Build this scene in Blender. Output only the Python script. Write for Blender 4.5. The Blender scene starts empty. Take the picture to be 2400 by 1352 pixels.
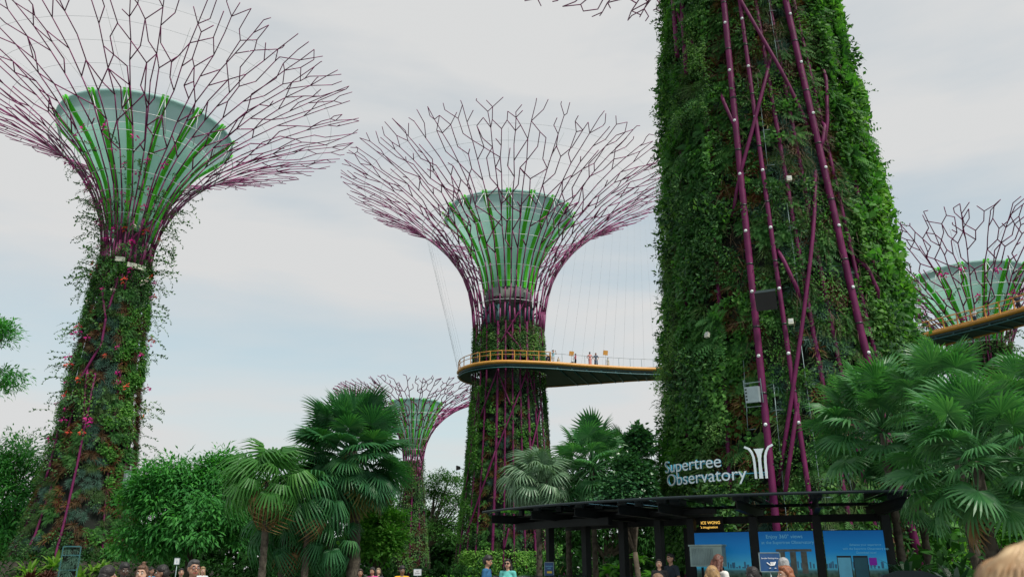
import bpy, math, random, heapq
import numpy as np
from mathutils import Matrix, Vector, Euler
SC = bpy.context.scene
C = SC.collection
R_ = math.radians
# ------------------------------------------------------------------ camera
CAMH = 1.65
PITCH = R_(19.07)
FPX = 1892.0
cam = bpy.data.cameras.new('camera')
cam.sensor_width = 36.0
cam.lens = 36.0 * FPX / 2400.0
cam.clip_start = 0.05
cam.clip_end = 3000
cam.dof.use_dof = True
cam.dof.focus_distance = 42.0
cam.dof.aperture_fstop = 4.5
cam_o = bpy.data.objects.new('camera', cam)
cam_o.location = (0, 0, CAMH)
cam_o.rotation_euler = (math.pi / 2 + PITCH, 0, 0)
C.objects.link(cam_o)
SC.camera = cam_o
# ------------------------------------------------------------------ sky, sun, exposure
SUN_EL, SUN_AZ = R_(56), R_(134)      # azimuth clockwise from +Y (view direction): to the right, a little ahead
SKY_STRENGTH = 0.1
w = bpy.data.worlds.new('World')
SC.world = w
w.use_nodes = True
nt = w.node_tree
for n in list(nt.nodes):
    nt.nodes.remove(n)
def nd(t, k, **kw):
    n = t.nodes.new(k)
    for a, b in kw.items():
        setattr(n, a, b)
    return n
wo = nd(nt, 'ShaderNodeOutputWorld')
bg = nd(nt, 'ShaderNodeBackground')
bg.inputs['Strength'].default_value = SKY_STRENGTH
sky = nd(nt, 'ShaderNodeTexSky', sky_type='NISHITA')
sky.sun_disc = False
sky.sun_elevation = SUN_EL
sky.sun_rotation = SUN_AZ
sky.altitude = 10
sky.air_density = 1.0
sky.dust_density = 0.6
tc = nd(nt, 'ShaderNodeTexCoord')
mp = nd(nt, 'ShaderNodeMapping')
mp.inputs['Scale'].default_value = (1.0, 1.0, 4.2)
mp.inputs['Rotation'].default_value = (0.0, R_(-9), R_(18))
mp.inputs['Location'].default_value = (0.7, 0.3, 0.5)
nt.links.new(tc.outputs['Generated'], mp.inputs['Vector'])
nz = nd(nt, 'ShaderNodeTexNoise')
nz.inputs['Scale'].default_value = 1.55
nz.inputs['Detail'].default_value = 7
nz.inputs['Roughness'].default_value = 0.52
nz.inputs['Distortion'].default_value = 0.25
nt.links.new(mp.outputs[0], nz.inputs['Vector'])
rp = nd(nt, 'ShaderNodeValToRGB')
rp.color_ramp.elements[0].position = 0.38
rp.color_ramp.elements[0].color = (0.66, 0.66, 0.66, 1)
rp.color_ramp.elements[1].position = 0.60
rp.color_ramp.elements[1].color = (1, 1, 1, 1)
nt.links.new(nz.outputs['Fac'], rp.inputs['Fac'])
mx = nd(nt, 'ShaderNodeMix', data_type='RGBA')
mx.inputs['B'].default_value = (6.98, 7.05, 7.06, 1)
sk2 = nd(nt, 'ShaderNodeMix', data_type='RGBA', blend_type='MULTIPLY')
sk2.inputs['Factor'].default_value = 1.0
sk2.inputs['B'].default_value = (1.02, 1.72, 1.52, 1)
nt.links.new(sky.outputs[0], sk2.inputs['A'])
nt.links.new(rp.outputs[0], mx.inputs['Factor'])
nt.links.new(sk2.outputs['Result'], mx.inputs['A'])
nt.links.new(mx.outputs['Result'], bg.inputs['Color'])
nt.links.new(bg.outputs[0], wo.inputs['Surface'])
sun = bpy.data.lights.new('sun', 'SUN')
sun.energy = 4.2
sun.angle = R_(10)
sun.color = (1.0, 0.95, 0.86)
sun_o = bpy.data.objects.new('sun', sun)
sdir = Vector((math.sin(SUN_AZ) * math.cos(SUN_EL), math.cos(SUN_AZ) * math.cos(SUN_EL), math.sin(SUN_EL)))
sun_o.rotation_euler = sdir.to_track_quat('Z', 'Y').to_euler()
sun_o.location = (60, 20, 120)
C.objects.link(sun_o)
SC.view_settings.view_transform = 'Standard'
SC.view_settings.look = 'None'
SC.view_settings.exposure = 0.0
SC.view_settings.gamma = 1.0
SC.view_settings.use_curve_mapping = False
SC.cycles.max_bounces = 5
SC.cycles.diffuse_bounces = 2
SC.cycles.transparent_max_bounces = 8
SC.cycles.use_denoising = True

# ------------------------------------------------------------------ helpers
rng = random.Random(7)
NP = np.random.default_rng(11)
def ray(px, py):
    x = (px - 1200) / FPX; y = (676 - py) / FPX
    return (x, math.cos(PITCH) - y * math.sin(PITCH), math.sin(PITCH) + y * math.cos(PITCH))
def at(px, py, D):
    """world point seen at photo pixel (px, py) at horizontal distance D"""
    r = ray(px, py); k = D / math.hypot(r[0], r[1])
    return Vector((r[0] * k, r[1] * k, CAMH + r[2] * k))
def gnd(px, D, py=1330):
    p = at(px, py, D); p.z = 0; return p
def setp(o, label=None, cat=None, group=None, kind=None):
    if label: o['label'] = label
    if cat: o['category'] = cat
    if group: o['group'] = group
    if kind: o['kind'] = kind
    return o
def empty(name, loc, rz=0.0, label=None, cat=None, group=None):
    o = bpy.data.objects.new(name, None)
    o.empty_display_size = 0.2
    o.location = loc; o.rotation_euler = (0, 0, rz)
    C.objects.link(o)
    return setp(o, label, cat, group)
def link(name, me, parent=None, m=None, **kw):
    o = bpy.data.objects.new(name, me)
    if m is not None and len(me.materials) == 0:
        for q in (m if isinstance(m, (list, tuple)) else [m]): me.materials.append(q)
    C.objects.link(o)
    if parent is not None: o.parent = parent
    return setp(o, **kw)
class MB:
    """collects faces, makes one mesh"""
    def __init__(s): s.v = []; s.f = []; s.mi = []; s.sm = []
    def add(s, vs, fs, mi=0, smooth=False):
        b = len(s.v); s.v.extend([tuple(q) for q in vs])
        s.f.extend([tuple(i + b for i in f) for f in fs])
        s.mi.extend([mi] * len(fs)); s.sm.extend([smooth] * len(fs)); return s
    def box(s, c, d, rot=None, mi=0):
        hx, hy, hz = d[0] / 2, d[1] / 2, d[2] / 2
        vs = [Vector((x, y, z)) for x in (-hx, hx) for y in (-hy, hy) for z in (-hz, hz)]
        if rot is not None: vs = [rot @ q for q in vs]
        c = Vector(c)
        return s.add([q + c for q in vs], [(0, 1, 3, 2), (4, 6, 7, 5), (0, 4, 5, 1), (2, 3, 7, 6), (0, 2, 6, 4), (1, 5, 7, 3)], mi)
    def tube(s, pts, rad, n=6, mi=0, cap=True, smooth=True):
        pts = [Vector(p) for p in pts]
        if not isinstance(rad, (list, tuple)): rad = [rad] * len(pts)
        up = None; vs = []
        for i, p in enumerate(pts):
            t = (pts[min(i + 1, len(pts) - 1)] - pts[max(i - 1, 0)])
            if t.length < 1e-9: t = Vector((0, 0, 1))
            t.normalize()
            if up is None:
                up = Vector((0, 0, 1)) if abs(t.z) < 0.9 else Vector((1, 0, 0))
            a = up - t * up.dot(t)
            if a.length < 1e-6: a = t.orthogonal()
            a.normalize(); up = a; b = t.cross(a)
            for k in range(n):
                an = 2 * math.pi * k / n
                vs.append(p + (a * math.cos(an) + b * math.sin(an)) * rad[i])
        fs = []
        for i in range(len(pts) - 1):
            for k in range(n):
                k2 = (k + 1) % n
                fs.append((i * n + k, i * n + k2, (i + 1) * n + k2, (i + 1) * n + k))
        s.add(vs, fs, mi, smooth)
        if cap:
            b = len(s.v) - len(vs)
            s.f.append(tuple(b + k for k in range(n))[::-1]); s.mi.append(mi); s.sm.append(False)
            e = b + (len(pts) - 1) * n
            s.f.append(tuple(e + k for k in range(n))); s.mi.append(mi); s.sm.append(False)
        return s
    def ring(s, c, r, rad, n=48, m=5, mi=0, a0=0, a1=2 * math.pi):
        full = abs(a1 - a0 - 2 * math.pi) < 1e-6
        k = n if full else n + 1
        vs = []; fs = []
        for i in range(k):
            a = a0 + (a1 - a0) * i / n
            for j in range(m):
                b = 2 * math.pi * j / m
                rr = r + rad * math.cos(b)
                vs.append((c[0] + rr * math.cos(a), c[1] + rr * math.sin(a), c[2] + rad * math.sin(b)))
        for i in range(n):
            i2 = (i + 1) % k
            for j in range(m):
                j2 = (j + 1) % m
                fs.append((i * m + j, i2 * m + j, i2 * m + j2, i * m + j2))
        return s.add(vs, fs, mi, True)
    def lathe(s, prof, n=48, c=(0, 0), mi=0, a0=0, a1=2 * math.pi, smooth=True):
        full = abs(a1 - a0 - 2 * math.pi) < 1e-6
        k = n if full else n + 1
        vs = []; fs = []
        for (r, z) in prof:
            for i in range(k):
                a = a0 + (a1 - a0) * i / n
                vs.append((c[0] + r * math.cos(a), c[1] + r * math.sin(a), z))
        for q in range(len(prof) - 1):
            for i in range(n):
                i2 = (i + 1) % k
                fs.append((q * k + i, q * k + i2, (q + 1) * k + i2, (q + 1) * k + i))
        return s.add(vs, fs, mi, smooth)
    def mesh(s, name):
        me = bpy.data.meshes.new(name)
        me.from_pydata(s.v, [], s.f)
        me.polygons.foreach_set('material_index', s.mi)
        me.polygons.foreach_set('use_smooth', s.sm)
        me.update()
        return me
    def build(s, name, m, parent=None, **kw):
        return link(name, s.mesh(name), parent, m, **kw)
def stamp(name, tv, tf, M, T, rnd):
    """one mesh out of many copies of a template: tv (V,3), tf list of tris, M (N,3,3), T (N,3), rnd (N,)"""
    tv = np.asarray(tv, float); tf = np.asarray(tf, np.int32)
    N, V, Fn = len(T), len(tv), len(tf)
    P = np.einsum('nij,vj->nvi', M, tv) + T[:, None, :]
    me = bpy.data.meshes.new(name)
    me.vertices.add(N * V)
    me.vertices.foreach_set('co', P.reshape(-1).astype(np.float32))
    k = tf.shape[1]
    me.loops.add(N * Fn * k); me.polygons.add(N * Fn)
    idx = (tf[None] + (np.arange(N) * V)[:, None, None]).reshape(-1)
    me.loops.foreach_set('vertex_index', idx.astype(np.int32))
    me.polygons.foreach_set('loop_start', (np.arange(N * Fn) * k).astype(np.int32))
    me.update(calc_edges=True)
    at_ = me.attributes.new('rnd', 'FLOAT', 'POINT')
    at_.data.foreach_set('value', np.repeat(rnd, V).astype(np.float32))
    return me
def unit(a): return a / np.maximum(np.linalg.norm(a, axis=-1, keepdims=True), 1e-9)
def frames(ydir, zdir, size):
    """(N,3,3) matrices with local y along ydir, local z close to zdir, scaled"""
    y = unit(ydir); x = unit(np.cross(y, zdir)); z = np.cross(x, y)
    M = np.stack([x, y, z], axis=2)
    return M * (size[:, None, None] if np.ndim(size) else size)
LEAF_V = [(0, 0, 0), (-.26, .42, .07), (.26, .42, .07), (0, 1, -.06)]
LEAF_F = [(0, 2, 1), (1, 2, 3)]
SLIM_V = [(0, 0, 0), (-.15, .45, .05), (.15, .45, .05), (0, 1, -.12)]
BROAD_V = [(0, 0, 0), (-.42, .25, .1), (-.36, .62, .06), (0, 1, -.1), (.36, .62, .06), (.42, .25, .1)]
BROAD_F = [(0, 5, 1), (1, 5, 2), (2, 5, 4), (2, 4, 3)]
class Noise2:
    def __init__(s, seed, n=64):
        s.g = np.random.default_rng(seed).random((n, n)); s.n = n
    def __call__(s, x, y):
        x = np.asarray(x, float); y = np.asarray(y, float)
        x0 = np.floor(x).astype(int); y0 = np.floor(y).astype(int)
        fx = x - x0; fy = y - y0; fx = fx * fx * (3 - 2 * fx); fy = fy * fy * (3 - 2 * fy); g = s.g; n = s.n
        a = g[x0 % n, y0 % n]; b = g[(x0 + 1) % n, y0 % n]; c = g[x0 % n, (y0 + 1) % n]; d = g[(x0 + 1) % n, (y0 + 1) % n]
        return (a * (1 - fx) + b * fx) * (1 - fy) + (c * (1 - fx) + d * fx) * fy

# ------------------------------------------------------------------ materials
MAT = {}
def base(name):
    m = bpy.data.materials.new(name); m.use_nodes = True
    t = m.node_tree
    return m, t, t.nodes['Principled BSDF'], t.nodes['Material Output']
def mat(name, col, rough=0.6, metal=0.0, var=0.15, scale=3.0, bump=0.0, emit=0.0, spec=0.5, col2=None, detail=4):
    if name in MAT: return MAT[name]
    m, t, b, o = base(name)
    b.inputs['Roughness'].default_value = rough; b.inputs['Metallic'].default_value = metal
    b.inputs['Specular IOR Level'].default_value = spec
    tcn = nd(t, 'ShaderNodeTexCoord')
    n = nd(t, 'ShaderNodeTexNoise'); n.inputs['Scale'].default_value = scale; n.inputs['Detail'].default_value = detail
    t.links.new(tcn.outputs['Object'], n.inputs['Vector'])
    r = nd(t, 'ShaderNodeValToRGB')
    c2 = col2 if col2 else tuple(min(1, c * (1 + var)) for c in col)
    c1 = col if col2 else tuple(c * (1 - var) for c in col)
    r.color_ramp.elements[0].position = 0.32; r.color_ramp.elements[0].color = (*c1, 1)
    r.color_ramp.elements[1].position = 0.68; r.color_ramp.elements[1].color = (*c2, 1)
    t.links.new(n.outputs['Fac'], r.inputs['Fac'])
    t.links.new(r.outputs['Color'], b.inputs['Base Color'])
    if bump:
        bn = nd(t, 'ShaderNodeBump'); bn.inputs['Strength'].default_value = bump; bn.inputs['Distance'].default_value = 0.05
        t.links.new(n.outputs['Fac'], bn.inputs['Height']); t.links.new(bn.outputs[0], b.inputs['Normal'])
    if emit:
        b.inputs['Emission Color'].default_value = (*col, 1); b.inputs['Emission Strength'].default_value = emit
    MAT[name] = m
    return m
def leafmat(name, cols, rough=0.6, trans=0.3, spec=0.2, tcol=None):
    """foliage: colour picked per leaf (attribute rnd) and per plant (object random)"""
    if name in MAT: return MAT[name]
    m, t, b, o = base(name)
    b.inputs['Roughness'].default_value = rough; b.inputs['Specular IOR Level'].default_value = spec
    a = nd(t, 'ShaderNodeAttribute'); a.attribute_name = 'rnd'
    oi = nd(t, 'ShaderNodeObjectInfo')
    ma = nd(t, 'ShaderNodeMath', operation='MULTIPLY'); ma.inputs[1].default_value = 0.35
    t.links.new(oi.outputs['Random'], ma.inputs[0])
    ad = nd(t, 'ShaderNodeMath', operation='ADD'); t.links.new(a.outputs['Fac'], ad.inputs[0]); t.links.new(ma.outputs[0], ad.inputs[1])
    fr = nd(t, 'ShaderNodeMath', operation='FRACT'); t.links.new(ad.outputs[0], fr.inputs[0])
    r = nd(t, 'ShaderNodeValToRGB')
    e = r.color_ramp.elements
    while len(e) < len(cols): e.new(0.5)
    for i, c in enumerate(cols):
        e[i].position = i / max(1, len(cols) - 1); e[i].color = (*c, 1)
    t.links.new(fr.outputs[0], r.inputs['Fac'])
    t.links.new(r.outputs['Color'], b.inputs['Base Color'])
    tr = nd(t, 'ShaderNodeBsdfTranslucent')
    mu = nd(t, 'ShaderNodeMix', data_type='RGBA', blend_type='MULTIPLY'); mu.inputs['Factor'].default_value = 1
    mu.inputs['B'].default_value = (*(tcol or (1.5, 1.9, 0.7)), 1)
    t.links.new(r.outputs['Color'], mu.inputs['A']); t.links.new(mu.outputs['Result'], tr.inputs['Color'])
    ms = nd(t, 'ShaderNodeMixShader'); ms.inputs[0].default_value = trans
    t.links.new(b.outputs[0], ms.inputs[1]); t.links.new(tr.outputs[0], ms.inputs[2]); t.links.new(ms.outputs[0], o.inputs['Surface'])
    MAT[name] = m
    return m
M_PURPLE = mat('purple steel', (.085, .008, .048), .55, scale=1.6, col2=(.15, .014, .082), detail=8, spec=.22)
M_PURPLE_D = mat('purple rods', (.22, .026, .125), .5, var=.3, scale=.8)

def membrane(name, c, tr):
    m, t, b, o = base(name); b.inputs['Base Color'].default_value = (*c, 1); b.inputs['Roughness'].default_value = .6
    n = nd(t, 'ShaderNodeTexNoise'); n.inputs['Scale'].default_value = .7; n.inputs['Detail'].default_value = 5
    tcn = nd(t, 'ShaderNodeTexCoord'); t.links.new(tcn.outputs['Object'], n.inputs['Vector'])
    r = nd(t, 'ShaderNodeValToRGB'); r.color_ramp.elements[0].color = (*[q * .86 for q in c], 1); r.color_ramp.elements[1].color = (*c, 1); t.links.new(n.outputs['Fac'], r.inputs['Fac']); t.links.new(r.outputs[0], b.inputs['Base Color'])
    x = nd(t, 'ShaderNodeBsdfTranslucent'); t.links.new(r.outputs[0], x.inputs[0])
    s = nd(t, 'ShaderNodeMixShader'); s.inputs[0].default_value = tr; t.links.new(b.outputs[0], s.inputs[1]); t.links.new(x.outputs[0], s.inputs[2]); t.links.new(s.outputs[0], o.inputs[0])
    MAT[name] = m; return m
M_CONE = membrane('white membrane', (.42, .72, .62), .48)
M_CONE2 = membrane('grey membrane band', (.44, .66, .63), .40)
M_GREENFIN = membrane('lime green fin', (.16, .86, .05), .40)
M_WHITE = mat('white cable steel', (.72, .78, .78), .4, var=.05)
M_WIRE = mat('thin wire', (.33, .37, .40), .4, var=.05)
M_CONC = mat('stained concrete core', (.07, .085, .075), .85, scale=1.1, col2=(.16, .17, .15), bump=.3)
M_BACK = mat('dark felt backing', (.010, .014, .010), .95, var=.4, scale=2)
M_FRAME = mat('galvanised frame', (.24, .32, .33), .5, metal=.3, var=.2)
M_TEALST = mat('teal painted steel', (.02, .10, .11), .5, var=.15)
M_ORANGE = mat('orange painted steel', (.56, .27, .045), .45, var=.12, scale=1.5)
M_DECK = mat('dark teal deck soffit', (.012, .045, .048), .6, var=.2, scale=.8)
M_BLACK = mat('black metal', (.012, .013, .014), .45, var=.15)
M_LAMP = mat('pale lamp housing', (.62, .62, .52), .5, var=.06)
M_GREYBOX = mat('grey metal box', (.34, .42, .44), .45, metal=.3, var=.08)
M_BARK = mat('bark', (.055, .042, .03), .9, scale=4, col2=(.13, .105, .075), bump=.6)
M_PALMTRUNK = mat('palm trunk', (.035, .028, .02), .9, scale=5, col2=(.11, .095, .07), bump=.7)
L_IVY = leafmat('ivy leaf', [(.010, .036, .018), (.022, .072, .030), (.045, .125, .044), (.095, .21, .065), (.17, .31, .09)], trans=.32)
L_CLIMB = leafmat('broad climber leaf', [(.028, .10, .026), (.055, .18, .036), (.10, .27, .05), (.19, .38, .075)], trans=.36)
L_FERN = leafmat('fern frond', [(.026, .10, .028), (.056, .175, .042), (.12, .28, .062)], trans=.34)
L_BROM = leafmat('bromeliad leaf', [(.060, .14, .022), (.11, .14, .028), (.14, .065, .025), (.13, .028, .022), (.05, .12, .02)], trans=.25, tcol=(1.5, 1.4, .8))
L_RED = leafmat('rust bromeliad leaf', [(.060, .020, .012), (.095, .034, .018), (.075, .06, .022), (.042, .028, .014), (.05, .075, .02)], trans=.2, tcol=(1.5, 1.2, .8))
L_TUFT = leafmat('grey air plant', [(.035, .095, .065), (.06, .14, .10), (.10, .19, .145)], trans=.15, tcol=(1.1, 1.3, 1.1))
L_GRASS = leafmat('olive grass tuft', [(.032, .085, .025), (.062, .125, .035), (.11, .165, .05)], trans=.25)
L_FLOWER = leafmat('magenta bract', [(.55, .015, .24), (.65, .03, .30), (.45, .01, .28)], trans=.3, tcol=(1.3, 1, 1.2))
L_CORAL = leafmat('coral bract', [(.60, .05, .04), (.70, .12, .06), (.6, .03, .10)], trans=.3, tcol=(1.3, 1, 1))
L_CREAM = leafmat('cream bract', [(.62, .60, .45), (.7, .68, .6), (.6, .4, .42)], trans=.3, tcol=(1.1, 1.1, 1))
# ------------------------------------------------------------------ the ground
g = MB(); g.add([(-900, -300, 0), (900, -300, 0), (900, 1500, 0), (-900, 1500, 0)], [(0, 1, 2, 3)])
g.build('ground', mat('planting soil', (.03, .035, .02), .95, scale=.5, col2=(.05, .07, .03)), kind='structure')
g = MB(); g.add([(-60, -30, .006), (60, -30, .006), (48, 24, .006), (10, 30, .006), (2, 34, .006), (-6, 44, .006), (-30, 44, .006), (-60, 34, .006)], [tuple(range(8))])
g.build('pavement', mat('grey paving', (.20, .19, .18), .8, var=.12, scale=6), kind='structure')

# ------------------------------------------------------------------ plant clump templates
def strap(V, F, Q, p, d, side, L, wd, grav, droop, rv, seg=3):
    p = np.array(p, float); d = np.array(d, float); b = len(V)
    for i in range(seg + 1):
        t = i / seg
        q = p + d * L * t + grav * droop * L * t * t
        ww = wd * (1 - t) ** .6 * (0.55 + .9 * min(t * 2, 1)) / 1.2
        if i == seg: V.append(q); Q.append(rv)
        else:
            V.append(q - side * ww); V.append(q + side * ww); Q += [rv, rv]
    for i in range(seg - 1):
        k = b + 2 * i
        F.append((k, k + 1, k + 3)); F.append((k, k + 3, k + 2))
    k = b + 2 * (seg - 1)
    F.append((k, k + 1, k + 2))
def rosette(n, t0, t1, L, wd, droop, axis, grav, seed, seg=3, spread=.05, lj=.25):
    r = random.Random(seed); V = []; F = []; Q = []
    ax = np.array(axis, float); ax /= np.linalg.norm(ax); grav = np.array(grav, float)
    u = np.cross(ax, (1, .13, .2)); u /= np.linalg.norm(u); v = np.cross(ax, u)
    for i in range(n):
        a = 2 * math.pi * (i * .382 + r.random() * .1); t = R_(t0 + (t1 - t0) * (i + r.random()) / n)
        h = u * math.cos(a) + v * math.sin(a)
        d = ax * math.cos(t) + h * math.sin(t)
        s = np.cross(d, ax); s = s / (np.linalg.norm(s) + 1e-6)
        strap(V, F, Q, h * spread, d, s, L * (1 - lj * r.random()), wd, grav, droop * (0.6 + .8 * r.random()), r.random() * .5, seg)
    return np.array(V), F, np.array(Q)
def fern_t(n, L, wd, droop, axis, grav, seed, np_=9):
    r = random.Random(seed); V = []; F = []; Q = []
    ax = np.array(axis, float); ax /= np.linalg.norm(ax); grav = np.array(grav, float)
    u = np.cross(ax, (1, .13, .2)); u /= np.linalg.norm(u); v = np.cross(ax, u)
    for i in range(n):
        a = 2 * math.pi * (i / n + r.random() * .08); t = R_(35 + 45 * r.random())
        h = u * math.cos(a) + v * math.sin(a)
        d = ax * math.cos(t) + h * math.sin(t); s = np.cross(d, ax); s /= np.linalg.norm(s)
        LL = L * (.75 + .35 * r.random()); q0 = r.random() * .5
        for k in range(np_):
            f0 = (k + .6) / (np_ + .6)
            c = d * LL * f0 + grav * droop * LL * f0 * f0
            tn = d + grav * 2 * droop * f0; tn = tn / np.linalg.norm(tn)
            pl = wd * math.sin(math.pi * min(1, .18 + f0 * .86)) + .01
            for sg in (-1, 1):
                b = len(V)
                V.extend([c - tn * LL * .05, c + tn * LL * .05, c + s * sg * pl + tn * pl * .35 + grav * pl * .2]); Q.extend([q0] * 3)
                F.append((b, b + 1, b + 2) if sg > 0 else (b + 1, b, b + 2))
    return np.array(V), F, np.array(Q)
def bush_t(n, R, size, axis, grav, seed, tv=LEAF_V, tf=LEAF_F):
    r = np.random.default_rng(seed)
    ax = np.array(axis, float); ax /= np.linalg.norm(ax)
    d = unit(r.normal(size=(n, 3)) + ax * .7)
    P = d * R * (r.random((n, 1)) ** .5)
    y = unit(d + r.normal(size=(n, 3)) * .6 + np.array(grav) * .5)
    M = frames(y, ax + r.normal(size=(n, 3)) * .5, size * (.6 + .7 * r.random(n)))
    tv = np.array(tv)
    V = (np.einsum('nij,vj->nvi', M, tv) + P[:, None]).reshape(-1, 3)
    F = [tuple(i + k * len(tv) for i in f) for k in range(n) for f in tf]
    return V, F, np.repeat(r.random(n) * .6, len(tv))
WAX, WGR = (0, .45, 1), (0, -1, 0)       # wall plants: z out of the wall, y up
UAX, UGR = (0, 0, 1), (0, 0, -1)         # ground plants
CL = {   # name -> (templates, material, size range)
 'bromeliad_clump': ([rosette(15, 18, 82, 1, .085, .35, WAX, WGR, s) for s in (1, 2, 3)], L_BROM, (.30, .55)),
 'rust_bromeliad': ([rosette(20, 25, 95, 1, .06, .55, WAX, WGR, s) for s in (4, 5)], L_RED, (.35, .65)),
 'fern_clump': ([fern_t(9, 1, .20, .5, WAX, WGR, s) for s in (6, 7, 8)], L_FERN, (.40, .75)),
 'grey_air_plant': ([rosette(30, 10, 100, 1, .035, .45, WAX, WGR, s, seg=2) for s in (9, 10)], L_TUFT, (.28, .50)),
 'grass_tuft': ([rosette(34, 15, 95, 1, .03, .6, WAX, WGR, s, seg=2) for s in (11, 12)], L_GRASS, (.35, .60)),
 'climber_clump': ([bush_t(22, .8, .38, WAX, WGR, s, BROAD_V, BROAD_F) for s in (13, 14)], L_CLIMB, (.35, .60)),
 'ivy_bunch': ([bush_t(40, .9, .30, WAX, WGR, s) for s in (15, 16)], L_IVY, (.40, .70)),
}
def tmesh(name, T):
    V, F, Q = T
    me = bpy.data.meshes.new(name); me.from_pydata([tuple(q) for q in V], [], F)
    a = me.attributes.new('rnd', 'FLOAT', 'POINT'); a.data.foreach_set('value', Q.astype(np.float32)); me.update()
    return me
CLM = {k: [tmesh(k, t) for t in v[0]] for k, v in CL.items()}
for k, v in CL.items():
    for me in CLM[k]: me.materials.append(v[1])
def stamp_t(name, T, M, P, rnd):
    V, F, Q = T
    me = stamp(name, V, F, M, P, rnd)
    val = (np.repeat(rnd, len(V)) + np.tile(Q, len(P))) % 1.0
    me.attributes['rnd'].data.foreach_set('value', val.astype(np.float32))
    return me

# ------------------------------------------------------------------ plant-covered steel tree towers
def crom(pts, n=10):
    P = [np.array(p, float) for p in pts]; P = [2 * P[0] - P[1]] + P + [2 * P[-1] - P[-2]]
    out = []
    for i in range(1, len(P) - 2):
        for k in range(n):
            t = k / n; a, b, c, d = P[i - 1:i + 3]
            out.append(.5 * (2 * b + (c - a) * t + (2 * a - 5 * b + 4 * c - d) * t * t + (3 * b - a - 3 * c + d) * t ** 3))
    out.append(P[-2]); return np.array(out)
class Tower:
    def __init__(s, az, D, trunk, label, group):
        s.az = R_(az); s.D = D; s.c = Vector((math.sin(s.az) * D, math.cos(s.az) * D, 0))
        s.trunk = np.array(trunk, float)
        s.root = empty('tree_tower', s.c, 0, label, 'tower', group)
        s.tow = np.array((-math.sin(s.az), -math.cos(s.az), 0)); s.rgt = np.array((math.cos(s.az), -math.sin(s.az), 0))
    def R(s, h): return np.interp(h, s.trunk[:, 0], s.trunk[:, 1])
    def out(s, phi):
        phi = np.asarray(phi, float)
        return np.cos(phi)[..., None] * s.tow + np.sin(phi)[..., None] * s.rgt
    def P(s, phi, h, off=0.0, R=None):
        phi = np.asarray(phi, float); h = np.asarray(h, float)
        r = (s.R(h) if R is None else R) + off
        p = s.out(phi) * np.asarray(r)[..., None]; p[..., 2] = h
        return p
    def V(s, phi_deg, h, off=0.0): return Vector(s.P(np.array(R_(phi_deg)), np.array(float(h)), off))
    def ang(s): return math.atan2(s.tow[1], s.tow[0])
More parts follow.
